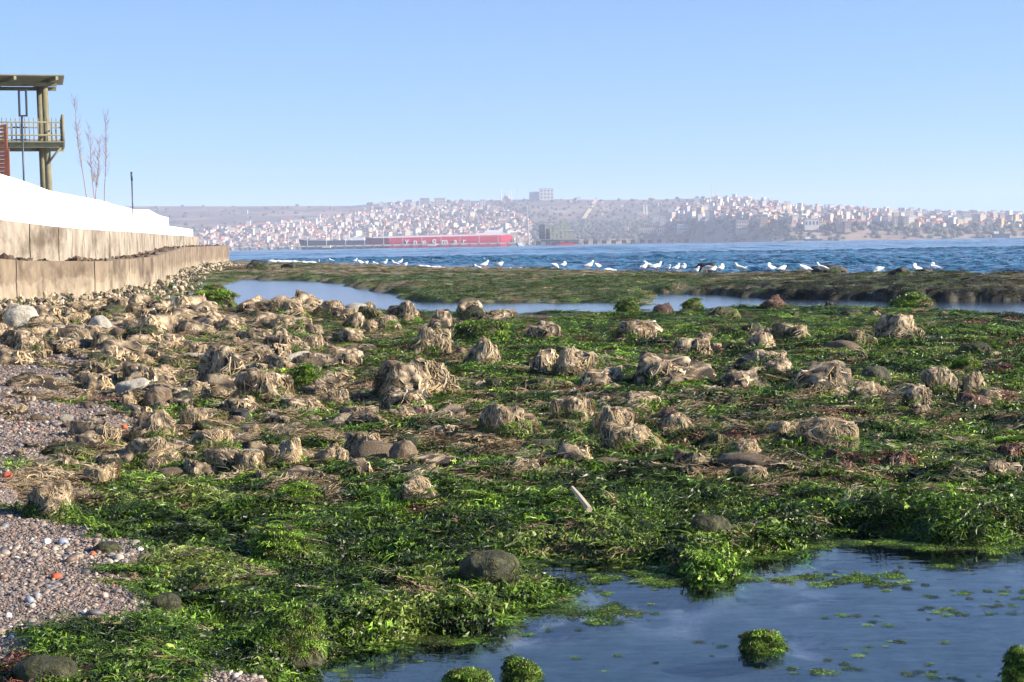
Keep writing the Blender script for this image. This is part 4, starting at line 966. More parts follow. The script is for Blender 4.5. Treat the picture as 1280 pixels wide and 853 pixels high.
# shingle
m_peb = attr_mat('shell_shingle', rough=0.55, spec=0.4, inst='tint')
PEB = []
for i in range(7):
    V, F = ICO[2 if i < 3 else 1]; r = np.random.default_rng(i + 70); o = r.random(3) * 20
    V2 = V * (1 + .35 * noise(V[:, 0] * 1.2 + o[0], V[:, 1] * 1.2 + o[1], V[:, 2] * 1.2 + o[2]))[:, None] * np.array([1, r.uniform(.6, .95), r.uniform(.35, .65)])
    PEB.append(source('p', big_mesh('pebble', V2, F, m_peb, {'Col': np.ones((len(V), 3)) * (0.85 + .3 * r.random((len(V), 1)))})))
NP = 460000; d_ = np.exp(wr.uniform(math.log(4.3), math.log(24), NP)); u_ = wr.uniform(-.44, .02, NP); X_, Y_ = u_ * d_, d_
Z_, M_ = at_ground(X_, Y_); kp = (M_['G'] > wr.uniform(.25, .8, NP)) & (Z_ > -.02)
sz = 0.0022 * (Y_ / 6) ** .5 * np.exp(np.abs(wr.normal(size=NP)) * .62) * (1 + .5 * (noise(X_ * 2, Y_ * 2, 95.) > .15))
PCOL = np.array([[.40, .31, .27], [.33, .25, .22], [.24, .21, .21], [.48, .42, .37], [.66, .61, .56], [.15, .14, .15], [.27, .28, .33], [.38, .26, .22], [.46, .36, .28], [.22, .17, .15], [.36, .30, .31]])
tp = PCOL[wr.integers(0, 11, NP)] * np.array([.54, .50, .455]) * wr.uniform(.65, 1.15, NP)[:, None]; br = wr.random(NP) < .005; tp[br] = [.50, .11, .045]
scatter('shingle', np.stack([X_, Y_, Z_ + sz * .25], 1)[kp], np.stack([wr.normal(size=NP) * .3, wr.normal(size=NP) * .3, wr.random(NP) * 6.28], 1)[kp], np.repeat(sz[:, None], 3, 1)[kp], wr.integers(0, 7, NP)[kp], tp[kp],
        PEB, 'shingle of broken shell and small multicoloured pebbles', 'shingle')
# rubble crust along the sea wall's foot
m_rub = attr_mat('crusted_rubble', rough=0.85, spec=0.2, inst='tint')
RUB = []
for i in range(6):
    sh = RockShape(900 + i, 1, .8, 1.0, 6); V, F = ICO[2]; RUB.append(source('r', big_mesh('rubble', sh.pt(V), F, m_rub, {'Col': np.ones((len(V), 3)) * (.6 + .6 * sm(-.3, .4, noise(V[:, 0] * 3, V[:, 1] * 3, V[:, 2] * 3 + i)))[:, None]}, False)))
NR = 5200; ar = 22 + (WLEN - 22) * wr.random(NR) ** 1.4; of = np.abs(wr.normal(size=NR)) * .42; pr = np.zeros((NR, 3))
for i in range(NR):
    q, nr_, z1, z2 = wall_pt(ar[i], -of[i] - .02); zl = max(landz(q[0], q[1]), -.05)
    pr[i] = (q[0], q[1], zl + max(0, .26 - of[i] * .35) * wr.random())
szr = wr.uniform(.025, .075, NR) * (1 + ar / 130)
tr = np.array([[.42, .34, .24], [.30, .24, .17], [.05, .045, .04], [.50, .44, .34], [.10, .085, .06], [.06, .085, .03]])[wr.choice(6, NR, p=[.20, .24, .24, .06, .16, .10])] * wr.uniform(.8, 1.15, NR)[:, None]
scatter('wall_foot_rubble', pr, np.stack([wr.normal(size=NR) * .4, wr.normal(size=NR) * .4, wr.random(NR) * 6.28], 1), np.stack([szr, szr, szr * wr.uniform(.7, 1.9, NR)], 1), wr.integers(0, 6, NR), tr, RUB,
        'crust of barnacled rubble heaped along the sea wall foot', 'rubble')
# surf along the reef edge
m_foam = plain('surf_foam', (.86, .88, .90), 0.6, 0.08, 3)
FO = []
for i in range(3):
    V, F = ICO[2]; V2 = V * (1 + .5 * noise(V[:, 0] * 1.8 + i * 5, V[:, 1] * 1.8, V[:, 2] * 1.8))[:, None]; FO.append(source('w', big_mesh('foam', V2, F, m_foam)))
fp, fs = [], []
for x0, x1, y0, y1, n in ((338, 396, 327.4, 329.6, 120), (520, 556, 334.2, 335.4, 30), (638, 662, 336.2, 337, 20), (755, 766, 337.4, 338.2, 10), (942, 955, 342.4, 342.7, 8), (1198, 1240, 343.8, 344.3, 14)):
    for i in range(n):
        t = random.random(); px1 = x0 + (x1 - x0) * t; p = ground(np.array([px1]), np.array([y0 + (y1 - y0) * t - random.random() * 1.2]), .05)[0]
        if noise(px1 * .12, n) < -.15: continue
        p[2] = random.uniform(.0, .07); fp.append(p); s = random.uniform(.02, .085) * p[1] / 80; fs.append((s * 2.4, s, s * .8))
fp = np.array(fp); fs = np.array(fs); nf = len(fp)
scatter('surf', fp, np.zeros((nf, 3)), fs, np.arange(nf) % 3, np.ones((nf, 3)), FO, 'white surf breaking on the reef edge', 'surf')

# ------------------------------------------------------------------ small finds on the shore
m_wood = plain('bleached_wood', (.46, .37, .25), 0.7, 0.2, 12); m_brick = plain('brick_red', (.46, .085, .03), 0.75, 0.3, 20); m_plas = plain('white_plastic', (.8, .8, .8), 0.4, 0.05, 5)
def gp(px, py, lift=0.0):
    p = ground(np.array([px], float), np.array([py], float), .08)[0]
    for _ in range(3): p = ground(np.array([px], float), np.array([py], float), landz(p[0], p[1]) + lift)[0]
    return p
a, b = gp(714, 614, .10), gp(737, 637, .05); b2 = a + (b - a) * .5 + np.array([0, 0, .01])
st_ = thing('driftwood_stick', b, 'short pale driftwood stick propped in green weed', 'driftwood')
part(st_, 'stick', MB().tube([a + (0, 0, .015), a * .94 + b * .06 + (0, 0, .02), b * .5 + a * .5 + (0, 0, .012), b], [.003, .010, .014, .015], 6), m_wood)
def chip(name, px, py, w, h, mat, label, cat, group=None, seed=0):
    w = w * (.75 if name == 'pebble' else 1); p = gp(px, py); s = w / FPX * p[1] / 2; sh = RockShape(seed + 700, s, s * .8, h / FPX * p[1] * .7, 8, .35, 2.3 if name == 'pebble' else 4.0); V, F = ICO[3]
    me = big_mesh(name, sh.pt(V), F, mat); o = link(bpy.data.objects.new(name, me)); o.location = (p[0], p[1] + s * .5, p[2] + sh.s[2] * .35); o.rotation_euler = (.1, .1, seed)
    return tag(o, label, cat, group)
chip('brick_fragment', 283, 580, 20, 11, m_brick, 'bright red brick fragment lying in the rock field', 'brick', seed=1)
for i, (x, y, w, lab) in enumerate(((69, 725, 17, 'red brick chip alone on fine shingle'), (90, 793, 15, 'red brick chip above the white pebble'), (73, 812, 11, 'small red brick chip beside bleached weed'), (8, 598, 16, 'red brick chip near the cream weed heap'),
                                    (292, 524, 10, 'dull red brick bit by the dark smooth stone'), (155, 535, 8, 'tiny red brick bit on the shingle edge'))):
    chip('brick_chip', x, y, w, w * .5, m_brick, lab, 'brick', 'brick chips on the shingle', 2 + i)
PB = [('white', (.78, .75, .70)), ('grey blue', (.22, .24, .30)), ('cream', (.60, .50, .36)), ('dark grey', (.09, .09, .10)), ('pinkish', (.45, .30, .25))]
for i, (x, y, w, c) in enumerate(((84, 797, 14, 0), (50, 790, 13, 0), (66, 806, 16, 0), (10, 773, 14, 0), (15, 800, 16, 1), (78, 682, 20, 1), (46, 748, 14, 1), (36, 754, 18, 1), (110, 690, 12, 3), (130, 748, 15, 4), (105, 768, 11, 0), (40, 760, 11, 2), (175, 690, 13, 0), (165, 672, 11, 0),
                                  (330, 842, 14, 3), (195, 845, 16, 3), (230, 838, 12, 0), (150, 835, 12, 0), (58, 680, 14, 0), (95, 655, 12, 3), (300, 838, 10, 0), (20, 700, 10, 2), (120, 720, 9, 4), (25, 840, 12, 0))):
    mt = bpy.data.materials.get('pebble_' + PB[c][0]) or plain('pebble_' + PB[c][0], PB[c][1], .5, .2, 30)
    chip('pebble', x, y, w, w * .5, mt, 'large ' + PB[c][0] + ' pebble lying on the shell shingle', 'pebble', PB[c][0] + ' pebbles on the shingle', 30 + i)
p = gp(218, 370, .05); V, F = ICO[3]
sh = RockShape(811, .13, .1, .16, 9, .8, 2.2); o = link(bpy.data.objects.new('plastic_bag', big_mesh('plastic_bag', sh.pt(V), F, m_plas))); o.location = (p[0], p[1], max(p[2], 0) + .10); tag(o, 'crumpled white plastic bag lying by the wall pool', 'bag')

# ------------------------------------------------------------------ gulls
m_gull = attr_mat('gull_plumage', rough=0.7, spec=0.2); m_leg = plain('gull_leg', (.55, .12, .06), .5, .1); m_beak = plain('gull_beak', (.42, .10, .05), .4, .1)
def gull_meshes(pose):
    """spine stations: forward, height, half width, half height (metres)"""
    if pose == 'stand': S_ = [(-.235, .165, .012, .008), (-.19, .17, .03, .018), (-.12, .185, .055, .04), (-.04, .20, .078, .068), (.04, .215, .080, .078), (.10, .245, .062, .066), (.13, .285, .040, .046), (.142, .325, .036, .038), (.160, .348, .036, .036), (.185, .350, .024, .026), (.203, .346, .008, .009)]
    elif pose == 'hunch': S_ = [(-.22, .15, .012, .008), (-.17, .155, .035, .02), (-.10, .17, .065, .05), (-.02, .185, .088, .078), (.06, .20, .088, .086), (.11, .225, .068, .072), (.135, .25, .048, .052), (.155, .262, .042, .044), (.175, .262, .034, .034), (.195, .257, .02, .022), (.205, .253, .008, .009)]
    elif pose == 'preen': S_ = [(-.22, .19, .012, .008), (-.17, .19, .035, .02), (-.10, .195, .065, .05), (-.02, .20, .086, .076), (.06, .215, .086, .084), (.11, .25, .066, .066), (.125, .295, .045, .046), (.10, .33, .038, .036), (.06, .335, .038, .036), (.03, .318, .028, .028), (.012, .305, .008, .009)]
    elif pose == 'feed': S_ = [(-.22, .25, .012, .008), (-.17, .245, .035, .02), (-.10, .235, .062, .048), (-.02, .22, .083, .072), (.06, .20, .080, .076), (.12, .175, .056, .056), (.15, .145, .038, .040), (.17, .115, .035, .036), (.182, .092, .034, .034), (.192, .070, .022, .024), (.198, .054, .008, .009)]
    else: S_ = [(-.22, .085, .012, .008), (-.17, .085, .035, .02), (-.10, .09, .068, .05), (-.02, .095, .092, .078), (.06, .105, .092, .082), (.11, .135, .066, .068), (.13, .17, .044, .046), (.145, .20, .038, .038), (.163, .212, .036, .034), (.185, .21, .022, .024), (.198, .206, .008, .009)]
    S_ = np.array(S_); n = 12; V, C_ = [], []
    for i, (x, z, w, h) in enumerate(S_):
        t = S_[min(i + 1, len(S_) - 1), :2] - S_[max(i - 1, 0), :2]; t = t / np.linalg.norm(t); up = np.array([-t[1], t[0]])
        if up[1] < 0 and pose != 'preen': up = -up
        for k_ in range(n):
            a = 2 * math.pi * k_ / n; y_ = w * math.cos(a); v_ = h * math.sin(a)
            V.append((x + up[0] * v_, y_, z + up[1] * v_))
            g = math.sin(a) > .15 and 0 < i < 5; tailt = i == 0
            C_.append((.10, .10, .11) if tailt else (.52, .54, .57) if g else (.80, .80, .79))
    F = [(i * n + k_, i * n + (k_ + 1) % n, (i + 1) * n + (k_ + 1) % n, (i + 1) * n + k_) for i in range(len(S_) - 1) for k_ in range(n)]
    V += [tuple((S_[0, 0] - .012, 0, S_[0, 1])), (S_[-1, 0] + .004, 0, S_[-1, 1])]; C_ += [(.1, .1, .11), (.7, .7, .7)]
    e_ = len(S_) - 1; T = [(len(V) - 2, (k_ + 1) % n, k_) for k_ in range(n)] + [(len(V) - 1, e_ * n + k_, e_ * n + (k_ + 1) % n) for k_ in range(n)]
    tri = [(a, b, c) for a, b, c, d in F] + [(a, c, d) for a, b, c, d in F] + T
    body = big_mesh('body', np.array(V), np.array(tri), m_gull, {'Col': np.array(C_)})
    tip = S_[-1]; prev = S_[-2]; dr = np.array([tip[0] - prev[0], 0, tip[1] - prev[1]]); dr /= np.linalg.norm(dr); b0 = np.array([tip[0], 0, tip[1]]) - dr * .01
    beak = MB().tube([b0, b0 + dr * .03, b0 + dr * .05 + np.array([0, 0, -.006])], [.009, .007, .002], 6).mesh('beak', m_beak, True)
    legs = []
    if pose != 'sit':
        for s in (-1, 1):
            m = MB().tube([(.0, s * .03, S_[3, 1] - S_[3, 3] * .7), (.012, s * .032, .06), (.0, s * .034, .006)], [.008, .006, .006], 6); m.box((.018, s * .034, .004), (.045, .03, .006)); legs.append(m.mesh('leg', m_leg))
    wings = []
    for s in (-1, 1):
        Vw, Fw = ICO[3]; cx_, cz_ = S_[2:5, 0].mean(), S_[2:5, 1].mean() + .012; sl = math.atan2(S_[4, 1] - S_[1, 1], S_[4, 0] - S_[1, 0])
        q = Vw * np.array([.155, .018, .048]); q[:, 2] *= np.where(q[:, 0] < 0, 1 + q[:, 0] / .19, 1); q[:, 0] -= .025; ca_, sa_ = math.cos(sl), math.sin(sl)
        q = np.stack([cx_ + q[:, 0] * ca_ - q[:, 2] * sa_, s * (.066 + q[:, 1] - .10 * np.clip(-q[:, 0], 0, 1) ** 1.0 * .35), cz_ + q[:, 0] * sa_ + q[:, 2] * ca_], 1)
        cw = np.where((Vw[:, 0] < -.72)[:, None], np.array([.06, .06, .065]), np.array([.50, .52, .55])); wings.append(big_mesh('wing', q, Fw, m_gull, {'Col': cw}))
    return body, beak, legs, wings
POSES = {k_: gull_meshes(k_) for k_ in ('stand', 'hunch', 'preen', 'feed', 'sit')}
GT = {'stand': 'white gull standing tall with neck raised', 'hunch': 'white gull standing hunched', 'preen': 'white gull preening with its head turned back', 'feed': 'white gull bending down to feed', 'sit': 'white gull sitting low'}
GULLS = [(397.5, 329.5, 'hunch', 1, 'at the surf by the sea wall end'), (414.7, 329.5, 'stand', -1, 'on the far reef crest'), (443.4, 329.5, 'stand', 1, 'on the far reef crest'), (451, 332.5, 'hunch', -1, 'in a loose row on the far reef'),
         (456.5, 332.8, 'hunch', 1, 'in a loose row on the far reef'), (465, 332.5, 'sit', 1, 'in a loose row on the far reef'), (470, 332.6, 'sit', -1, 'in a loose row on the far reef'), (479.5, 334.5, 'stand', 1, 'in a loose row on the far reef'), (495, 335.2, 'stand', -1, 'in a trio on the reef'), (500, 331.5, 'stand', 1, 'in a trio on the reef'),
         (505, 336, 'hunch', 1, 'in a trio on the reef'), (605, 337, 'stand', 1, 'by a dark reef hollow'), (597.5, 338, 'sit', -1, 'by a dark reef hollow'), (623, 336.8, 'hunch', 1, 'beside the surf at mid reef'), (693, 337.5, 'feed', 1, 'at the surf edge beside another gull'),
         (704, 336, 'preen', 1, 'at the surf edge beside another gull'), (735.5, 338.5, 'stand', 1, 'next to a hunched gull on mossy reef'), (747.5, 337.8, 'hunch', -1, 'next to an upright gull on mossy reef'), (805, 340, 'stand', 1, 'in the crowd by the black rock'), (810.5, 337, 'stand', -1, 'in the crowd by the black rock'),
         (816.5, 339.3, 'hunch', 1, 'in the crowd by the black rock'), (822, 338.8, 'stand', 1, 'in the crowd by the black rock'), (833, 341.2, 'hunch', 1, 'alone beside the crowd by the black rock'), (845.4, 341, 'stand', 1, 'one of a pair before the black rock'), (852.5, 340.6, 'preen', 1, 'one of a pair before the black rock'), (868, 341.5, 'sit', 1, 'right in front of the black rock'),
         (884, 343, 'feed', -1, 'beyond the black rock, one of three'), (891, 342.2, 'hunch', 1, 'beyond the black rock, one of three'), (901, 341.3, 'preen', 1, 'beyond the black rock, one of three'), (926, 343.3, 'stand', -1, 'alone near a wisp of surf'), (964, 342.8, 'preen', -1, 'in a pair facing apart'),
         (976, 342.7, 'hunch', 1, 'in a pair facing apart'), (1007, 343.6, 'hunch', -1, 'beside the long rusty rock'), (1028, 343.6, 'stand', -1, 'in front of the long rusty rock'), (1098, 345.6, 'feed', -1, 'on bare reef between two dark rocks'), (1146, 344.5, 'preen', -1, 'beside the low black rock'), (1169, 343.4, 'preen', -1, 'on the flat black rock')]
for i, (x, y, ps, fc, where) in enumerate(GULLS):
    p = ground(np.array([x]), np.array([y]), .2)[0]
    for _ in range(4):
        zz = max(landz(p[0], p[1]), .02); p = ground(np.array([x]), np.array([y]), zz)[0]
    if p[1] > 150: p = p * (150 / p[1]); p[2] = max(landz(p[0], p[1]), .05)
    body, beak, legs, wings = POSES[ps]
    o = bpy.data.objects.new('gull', None); o.empty_display_size = .1; link(o); o.location = [float(c) for c in p]; o.location[2] -= .01
    o.rotation_euler = (0, 0, (0 if fc > 0 else math.pi) + random.uniform(-.9, .9)); s = 1.2 * random.uniform(.92, 1.08); o.scale = (s, s, s)
    tag(o, GT[ps] + ' ' + where, 'gull', 'gulls along the reef edge')
    for nm, mes in (('body', [body]), ('beak', [beak]), ('leg', legs), ('wing', wings)):
        for me in mes: link(bpy.data.objects.new(nm, me), o)
# ------------------------------------------------------------------ the far shore
CRX = [-400, 190, 300, 440, 480, 530, 600, 630, 680, 760, 830, 880, 915, 960, 1000, 1060, 1100, 1180, 1280, 1700]
CRY = [262, 258, 258, 257.5, 254, 252, 251, 250, 249, 250, 249.5, 248, 247, 252, 259, 260, 263, 266, 269, 276]
def hz(px): return HORIZON - SLOPE * (np.asarray(px, float) - 640)
def crest(px): return hz(px) - np.interp(px, CRX, CRY)
def shoreD(px): return 3300 - 500 * sm(780, 1000, np.asarray(px, float))
def cliff(px): return 0.40 * sm(800, 880, np.asarray(px, float)) + 0.10
def gfrac(px, t):
    c = cliff(px); return c * sm(0, .07, t) + (1 - c) * np.clip(t, 0, 1) ** .8
def hill_pt(px, t, wob=True):
    px = np.asarray(px, float); t = np.asarray(t, float); D = shoreD(px) + 1500 * t
    e = crest(px) * gfrac(px, t)
    if wob: e = e + (1.6 * noise(px * .02, t * 5, 3.3) + .7 * noise(px * .07, t * 14, 4.4)) * sm(0, .12, t) * sm(1.0, .8, t)
    return at(px, hz(px) - e + 1.0 * (1 - sm(0, .02, t)), D)
HC, HR = np.arange(-420, 1701, 5.0), np.concatenate([np.linspace(0, .1, 12), np.linspace(.125, 1, 36)])
Th, Ph = np.meshgrid(HR, HC, indexing='ij'); Hp = hill_pt(Ph, Th)
back = Hp[-1].copy(); back[:, 1] += 900; back[:, 0] *= back[:, 1] / (back[:, 1] - 900); back[:, 2] -= 60; Hp = np.concatenate([Hp, back[None]])
Pa, Ta = np.concatenate([Ph, Ph[-1:]]), np.concatenate([Th, Th[-1:] * 1.1])
n_f = fbm(Pa * .012, Ta * 6, 1.0, 4); HCo = lerp(np.broadcast_to(k([.14, .10, .085]), Hp.shape), k([.22, .165, .12]), sm(-.25, .45, n_f))
HCo = lerp(HCo, k([.08, .075, .055]), sm(.05, .4, fbm(Pa * .03, Ta * 12, 8., 3)))
wood = sm(640, 690, Pa) * sm(880, 820, Pa) * sm(.55, .45, gfrac(Pa, Ta)); HCo = lerp(HCo, k([.03, .04, .024]), wood * .9)
HCo = lerp(HCo, k([.27, .20, .15]), sm(.09, .02, Ta) * sm(685, 715, Pa) * .85)
m_hill = attr_mat('far_hillside', rough=0.95, spec=0.1, noise_scale=0.012)
hill_o = link(bpy.data.objects.new('hill', big_mesh('hill', Hp.reshape(-1, 3), grid_faces(len(HR) + 1, len(HC)), m_hill, {'Col': HCo.reshape(-1, 3)})))
tag(hill_o, 'long low hill with fields and bluffs across the bay', kind='structure')
def t_of(px, f):
    tt = np.linspace(0, 1, 200); return float(np.interp(f, gfrac(px, tt), tt))
WALLC = {'white': (.56, .51, .44), 'cream': (.50, .41, .30), 'pink': (.42, .29, .22), 'grey': (.30, .285, .27), 'ochre': (.44, .30, .14)}
ROOFC = {'red tiled': (.38, .13, .075), 'flat grey': (.40, .39, .38)}
MWALL = {c: plain('house_wall_' + c, v, .85, .12, .15) for c, v in WALLC.items()}; MROOF = {c: plain('house_roof_' + c.split()[0], v, .85, .2, .3) for c, v in ROOFC.items()}
m_win = plain('far_window', (.05, .06, .08), .25, .1)
def box_v(w, d, h, z0): return [(-w / 2, -d / 2, z0), (w / 2, -d / 2, z0), (w / 2, d / 2, z0), (-w / 2, d / 2, z0), (-w / 2, -d / 2, h), (w / 2, -d / 2, h), (w / 2, d / 2, h), (-w / 2, d / 2, h)]
BF = [(0, 1, 5, 4), (1, 2, 6, 5), (2, 3, 7, 6), (3, 0, 4, 7), (4, 5, 6, 7)]
def roof_v(w, d, h, flat):
    if flat: return box_v(w + .6, d + .6, h + .7, h - .05)[:4] + box_v(w + .6, d + .6, h + .7, 0)[4:], BF
    o = .5; r = min(w, d) * .28
    return [(-w / 2 - o, -d / 2 - o, h), (w / 2 + o, -d / 2 - o, h), (w / 2 + o, d / 2 + o, h), (-w / 2 - o, d / 2 + o, h), (-w * .22, 0, h + r), (w * .22, 0, h + r)], [(0, 1, 5, 4), (1, 2, 5), (2, 3, 4, 5), (3, 0, 4)]
br = np.random.default_rng(77); BL = []
def bdens(px, f):
    if 250 < px < 665:
        top = np.interp(px, [250, 300, 380, 470, 520, 600, 640, 665], [.42, .55, .66, .92, 1.0, .98, .75, .5]); return 1.0 * (f < top) * (1 - .55 * f) * (f > .02)
    if 835 < px < 1500: 
        top = np.interp(px, [835, 870, 900, 950, 1000, 1300], [.80, .90, 1.0, 1.0, 1.0, 1.0]); return .85 * (.44 < f < top)
    return .02 * (f > .3)
while len(BL) < 3000:
    px = br.uniform(240, 1400); f = br.uniform(.02, 1.0)
    if br.random() > bdens(px, f): continue
    t = t_of(px, f); p = hill_pt(px, t)
    apt = br.random() < (.08 if px < 700 else .16)
    w, d, h = (br.uniform(7, 13), br.uniform(8, 12), br.uniform(8, 15)) if apt else (br.uniform(5, 10), br.uniform(5, 9), br.uniform(3.5, 7))
    if f > .93: h = min(h, 9)
    if px < 300: h = min(h, 9)
    BL.append((p, w, d, h, br.normal() * .45, ['white', 'cream', 'pink', 'grey', 'ochre'][br.choice(5, p=[.42, .32, .07, .13, .06])], 'flat grey' if apt or br.random() < .35 else 'red tiled', apt, px))
BL.sort(key=lambda b: -(b[1] * b[3]) / b[0][1]); 
mesh_cache = {}
def wall_mesh(c):
    if c not in mesh_cache:
        b = MB(); b.v = box_v(1, 1, 1, -.6); b.f = BF; mesh_cache[c] = b.mesh('wall', MWALL[c])
    return mesh_cache[c]
def far_roof_mesh(rf):
    if rf not in mesh_cache:
        b = MB(); b.v, b.f = roof_v(10, 9, 8, rf.startswith('flat')); b.v = [(x / 10, y / 9, z / 8) for x, y, z in b.v]; mesh_cache[rf] = b.mesh('roof', MROOF[rf])
    return mesh_cache[rf]
rest = {}
for i, (p, w, d, h, a, c, rf, apt, px) in enumerate(BL):
    if i < 290:
        nm = 'apartment_block' if apt else 'house'; o = bpy.data.objects.new(nm, None); link(o); o.location = [float(q) for q in p]; o.rotation_euler = (0, 0, a); o.scale = (w, d, h)
        place_ = 'on the slope above the moored ships' if px < 700 else 'on the hilltop above the bluffs'
        for lim, wh in ((372, 'above the jetty root'), (470, 'above the navy ship'), (560, 'above the red tanker bow'), (700, 'behind the tanker bridge'), (900, 'by the twin chimneys'), (960, 'on the highest hill crest'), (1080, 'above the dark coaster'), (1195, 'by the row of cream towers'), (2000, 'around the three white towers')):
            if px < lim: place_ = wh; break
        tag(o, f'distant {c} {"apartment block" if apt else "house"} with {rf} roof {place_}', 'building', f'{c} {rf} {"blocks" if apt else "houses"} {place_}')
        link(bpy.data.objects.new('wall', wall_mesh(c)), o); link(bpy.data.objects.new('roof', far_roof_mesh(rf)), o)
    else:
        ca_, sa_ = math.cos(a), math.sin(a)
        for key, (V_, F_) in ((('w', c), (box_v(w, d, h, -6), BF)), (('r', rf), roof_v(w, d, h, rf.startswith('flat')))):
            b = rest.setdefault(key, MB()); n = len(b.v)
            b.v += [(p[0] + x * ca_ - y * sa_, p[1] + x * sa_ + y * ca_, p[2] + z) for x, y, z in V_]; b.f += [tuple(n + q for q in f_) for f_ in F_]
ts = empty('far_town_houses'); tag(ts, 'mass of tiny pale houses covering the far slopes', 'houses', kind='stuff')
for key, b in rest.items(): b.build('wall' if key[0] == 'w' else 'roof', MWALL[key[1]] if key[0] == 'w' else MROOF[key[1]], ts)
# trees of the far shore
m_ftree = attr_mat('far_foliage', rough=.95, spec=.1, inst='tint')
FT = []
for i in range(3):
    V, F = ICO[2]; V2 = V * (1 + .55 * noise(V[:, 0] * 2 + i * 9, V[:, 1] * 2, V[:, 2] * 2))[:, None] + np.array([0, 0, .6]); FT.append(source('t', big_mesh('tree', V2, F, m_ftree, {'Col': np.ones((len(V), 3))}, False)))
tpz = []; 
while len(tpz) < 3000:
    px = br.uniform(190, 1400); f = br.random(); inw = 665 < px < 870 and .12 < f < .5
    dn = 1.0 if inw else .05 if px < 460 and f > .5 else .25 if px < 660 and f > .45 else .22 if px > 830 and f > .3 else .10 if px > 830 else .12
    if br.random() > dn: continue
    tpz.append(hill_pt(px, t_of(px, f)))
tpz = np.array(tpz); nt_ = len(tpz); s_ = br.uniform(2, 5, nt_)
scatter('far_woodland', tpz, np.zeros((nt_, 3)), np.stack([s_ * 1.2, s_ * 1.2, s_], 1), br.integers(0, 3, nt_), np.array([[.06, .065, .045]]) * br.uniform(.6, 1.7, (nt_, 1)), FT, 'dark woods and garden trees on the far slopes', 'woodland')
# landmarks
def lm_box(root, nm, px0, px1, y0, y1, D, depth, mat, yaw=0.0):
    a, b = at(np.array([px0, px1], float), np.array([y1, y0], float), D); w = b[0] - a[0]; c = ((a[0] + b[0]) / 2, D + depth / 2, (a[2] + b[2]) / 2); h = b[2] - a[2]
    R = np.array([[math.cos(yaw), -math.sin(yaw), 0], [math.sin(yaw), math.cos(yaw), 0], [0, 0, 1]])
    return part(root, nm, MB().box(c, (w, depth, h), R), mat), c, w, h
def landmark(name, px0, px1, y0, y1, cols, label, cat='building', depth=20, f=None, nx=0, nz=0, roof='flat grey'):
    pm = (px0 + px1) / 2; fr_ = (float(hz(pm)) - y1) / float(crest(pm)); D = float(hill_pt(pm, t_of(pm, min(fr_, .985)))[1]) - 25
    g = at(np.array([pm], float), np.array([y1], float), D)[0]; root = thing(name, g, label, cat)
    wo, c, w, h = lm_box(root, 'wall', px0, px1, y0, y1 + 5, D, depth, cols)
    part(root, 'roof', MB().box((c[0], c[1], c[2] + h / 2 + .5), (w + 1, depth + 1, 1.1)), MROOF[roof])
    hv = h * (y1 - y0) / (y1 + 5 - y0); top = c[2] + h / 2
    for i in range(nx):
        for j in range(nz):
            part(root, 'window', MB().box((c[0] - w / 2 + w * (i + .5) / nx, D - .04, top - hv * (j + .55) / nz), (w / nx * .45, .3, hv / nz * .5)), m_win, under=wo)
    return root, D, c, w, h
lmW = MWALL['white']
r_, D_, c_, w_, h_ = landmark('hospital_block', 675, 692, 236, 249, lmW, 'big bright white block alone on the ridge line', depth=60, nx=4, nz=3)
part(r_, 'wing', MB().box((c_[0] - w_ * .9, c_[1] + 12, c_[2] - 3), (w_ * .7, 50, h_ - 8)), MWALL['grey'])  # grey box: the white block's shaded side, put in as colour
r_, D_, c_, w_, h_ = landmark('mosque', 627, 639, 249, 253, MWALL['pink'], 'domed mosque with four thin minarets on the ridge', 'mosque', 18)
dm = MB(); R_ = w_ * .36; pr_ = [(R_ * math.cos(a), R_ * math.sin(a)) for a in np.linspace(0, math.pi / 2, 7)]
dm.tube([(c_[0], c_[1], c_[2] + h_ / 2 + z) for x, z in pr_], [max(x, .1) for x, z in pr_], 16); part(r_, 'dome', dm, MWALL['grey'], True)
for px in (626, 631, 635.5, 639): q = at(np.array([px]), np.array([237.0]), D_ + (2 if px in (631, 635.5) else -2))[0]; part(r_, 'minaret', MB().tube([(q[0], q[1], q[2] - 32), (q[0], q[1], q[2] - 5), (q[0], q[1], q[2])], [1.3, 1.1, .15], 8), lmW)
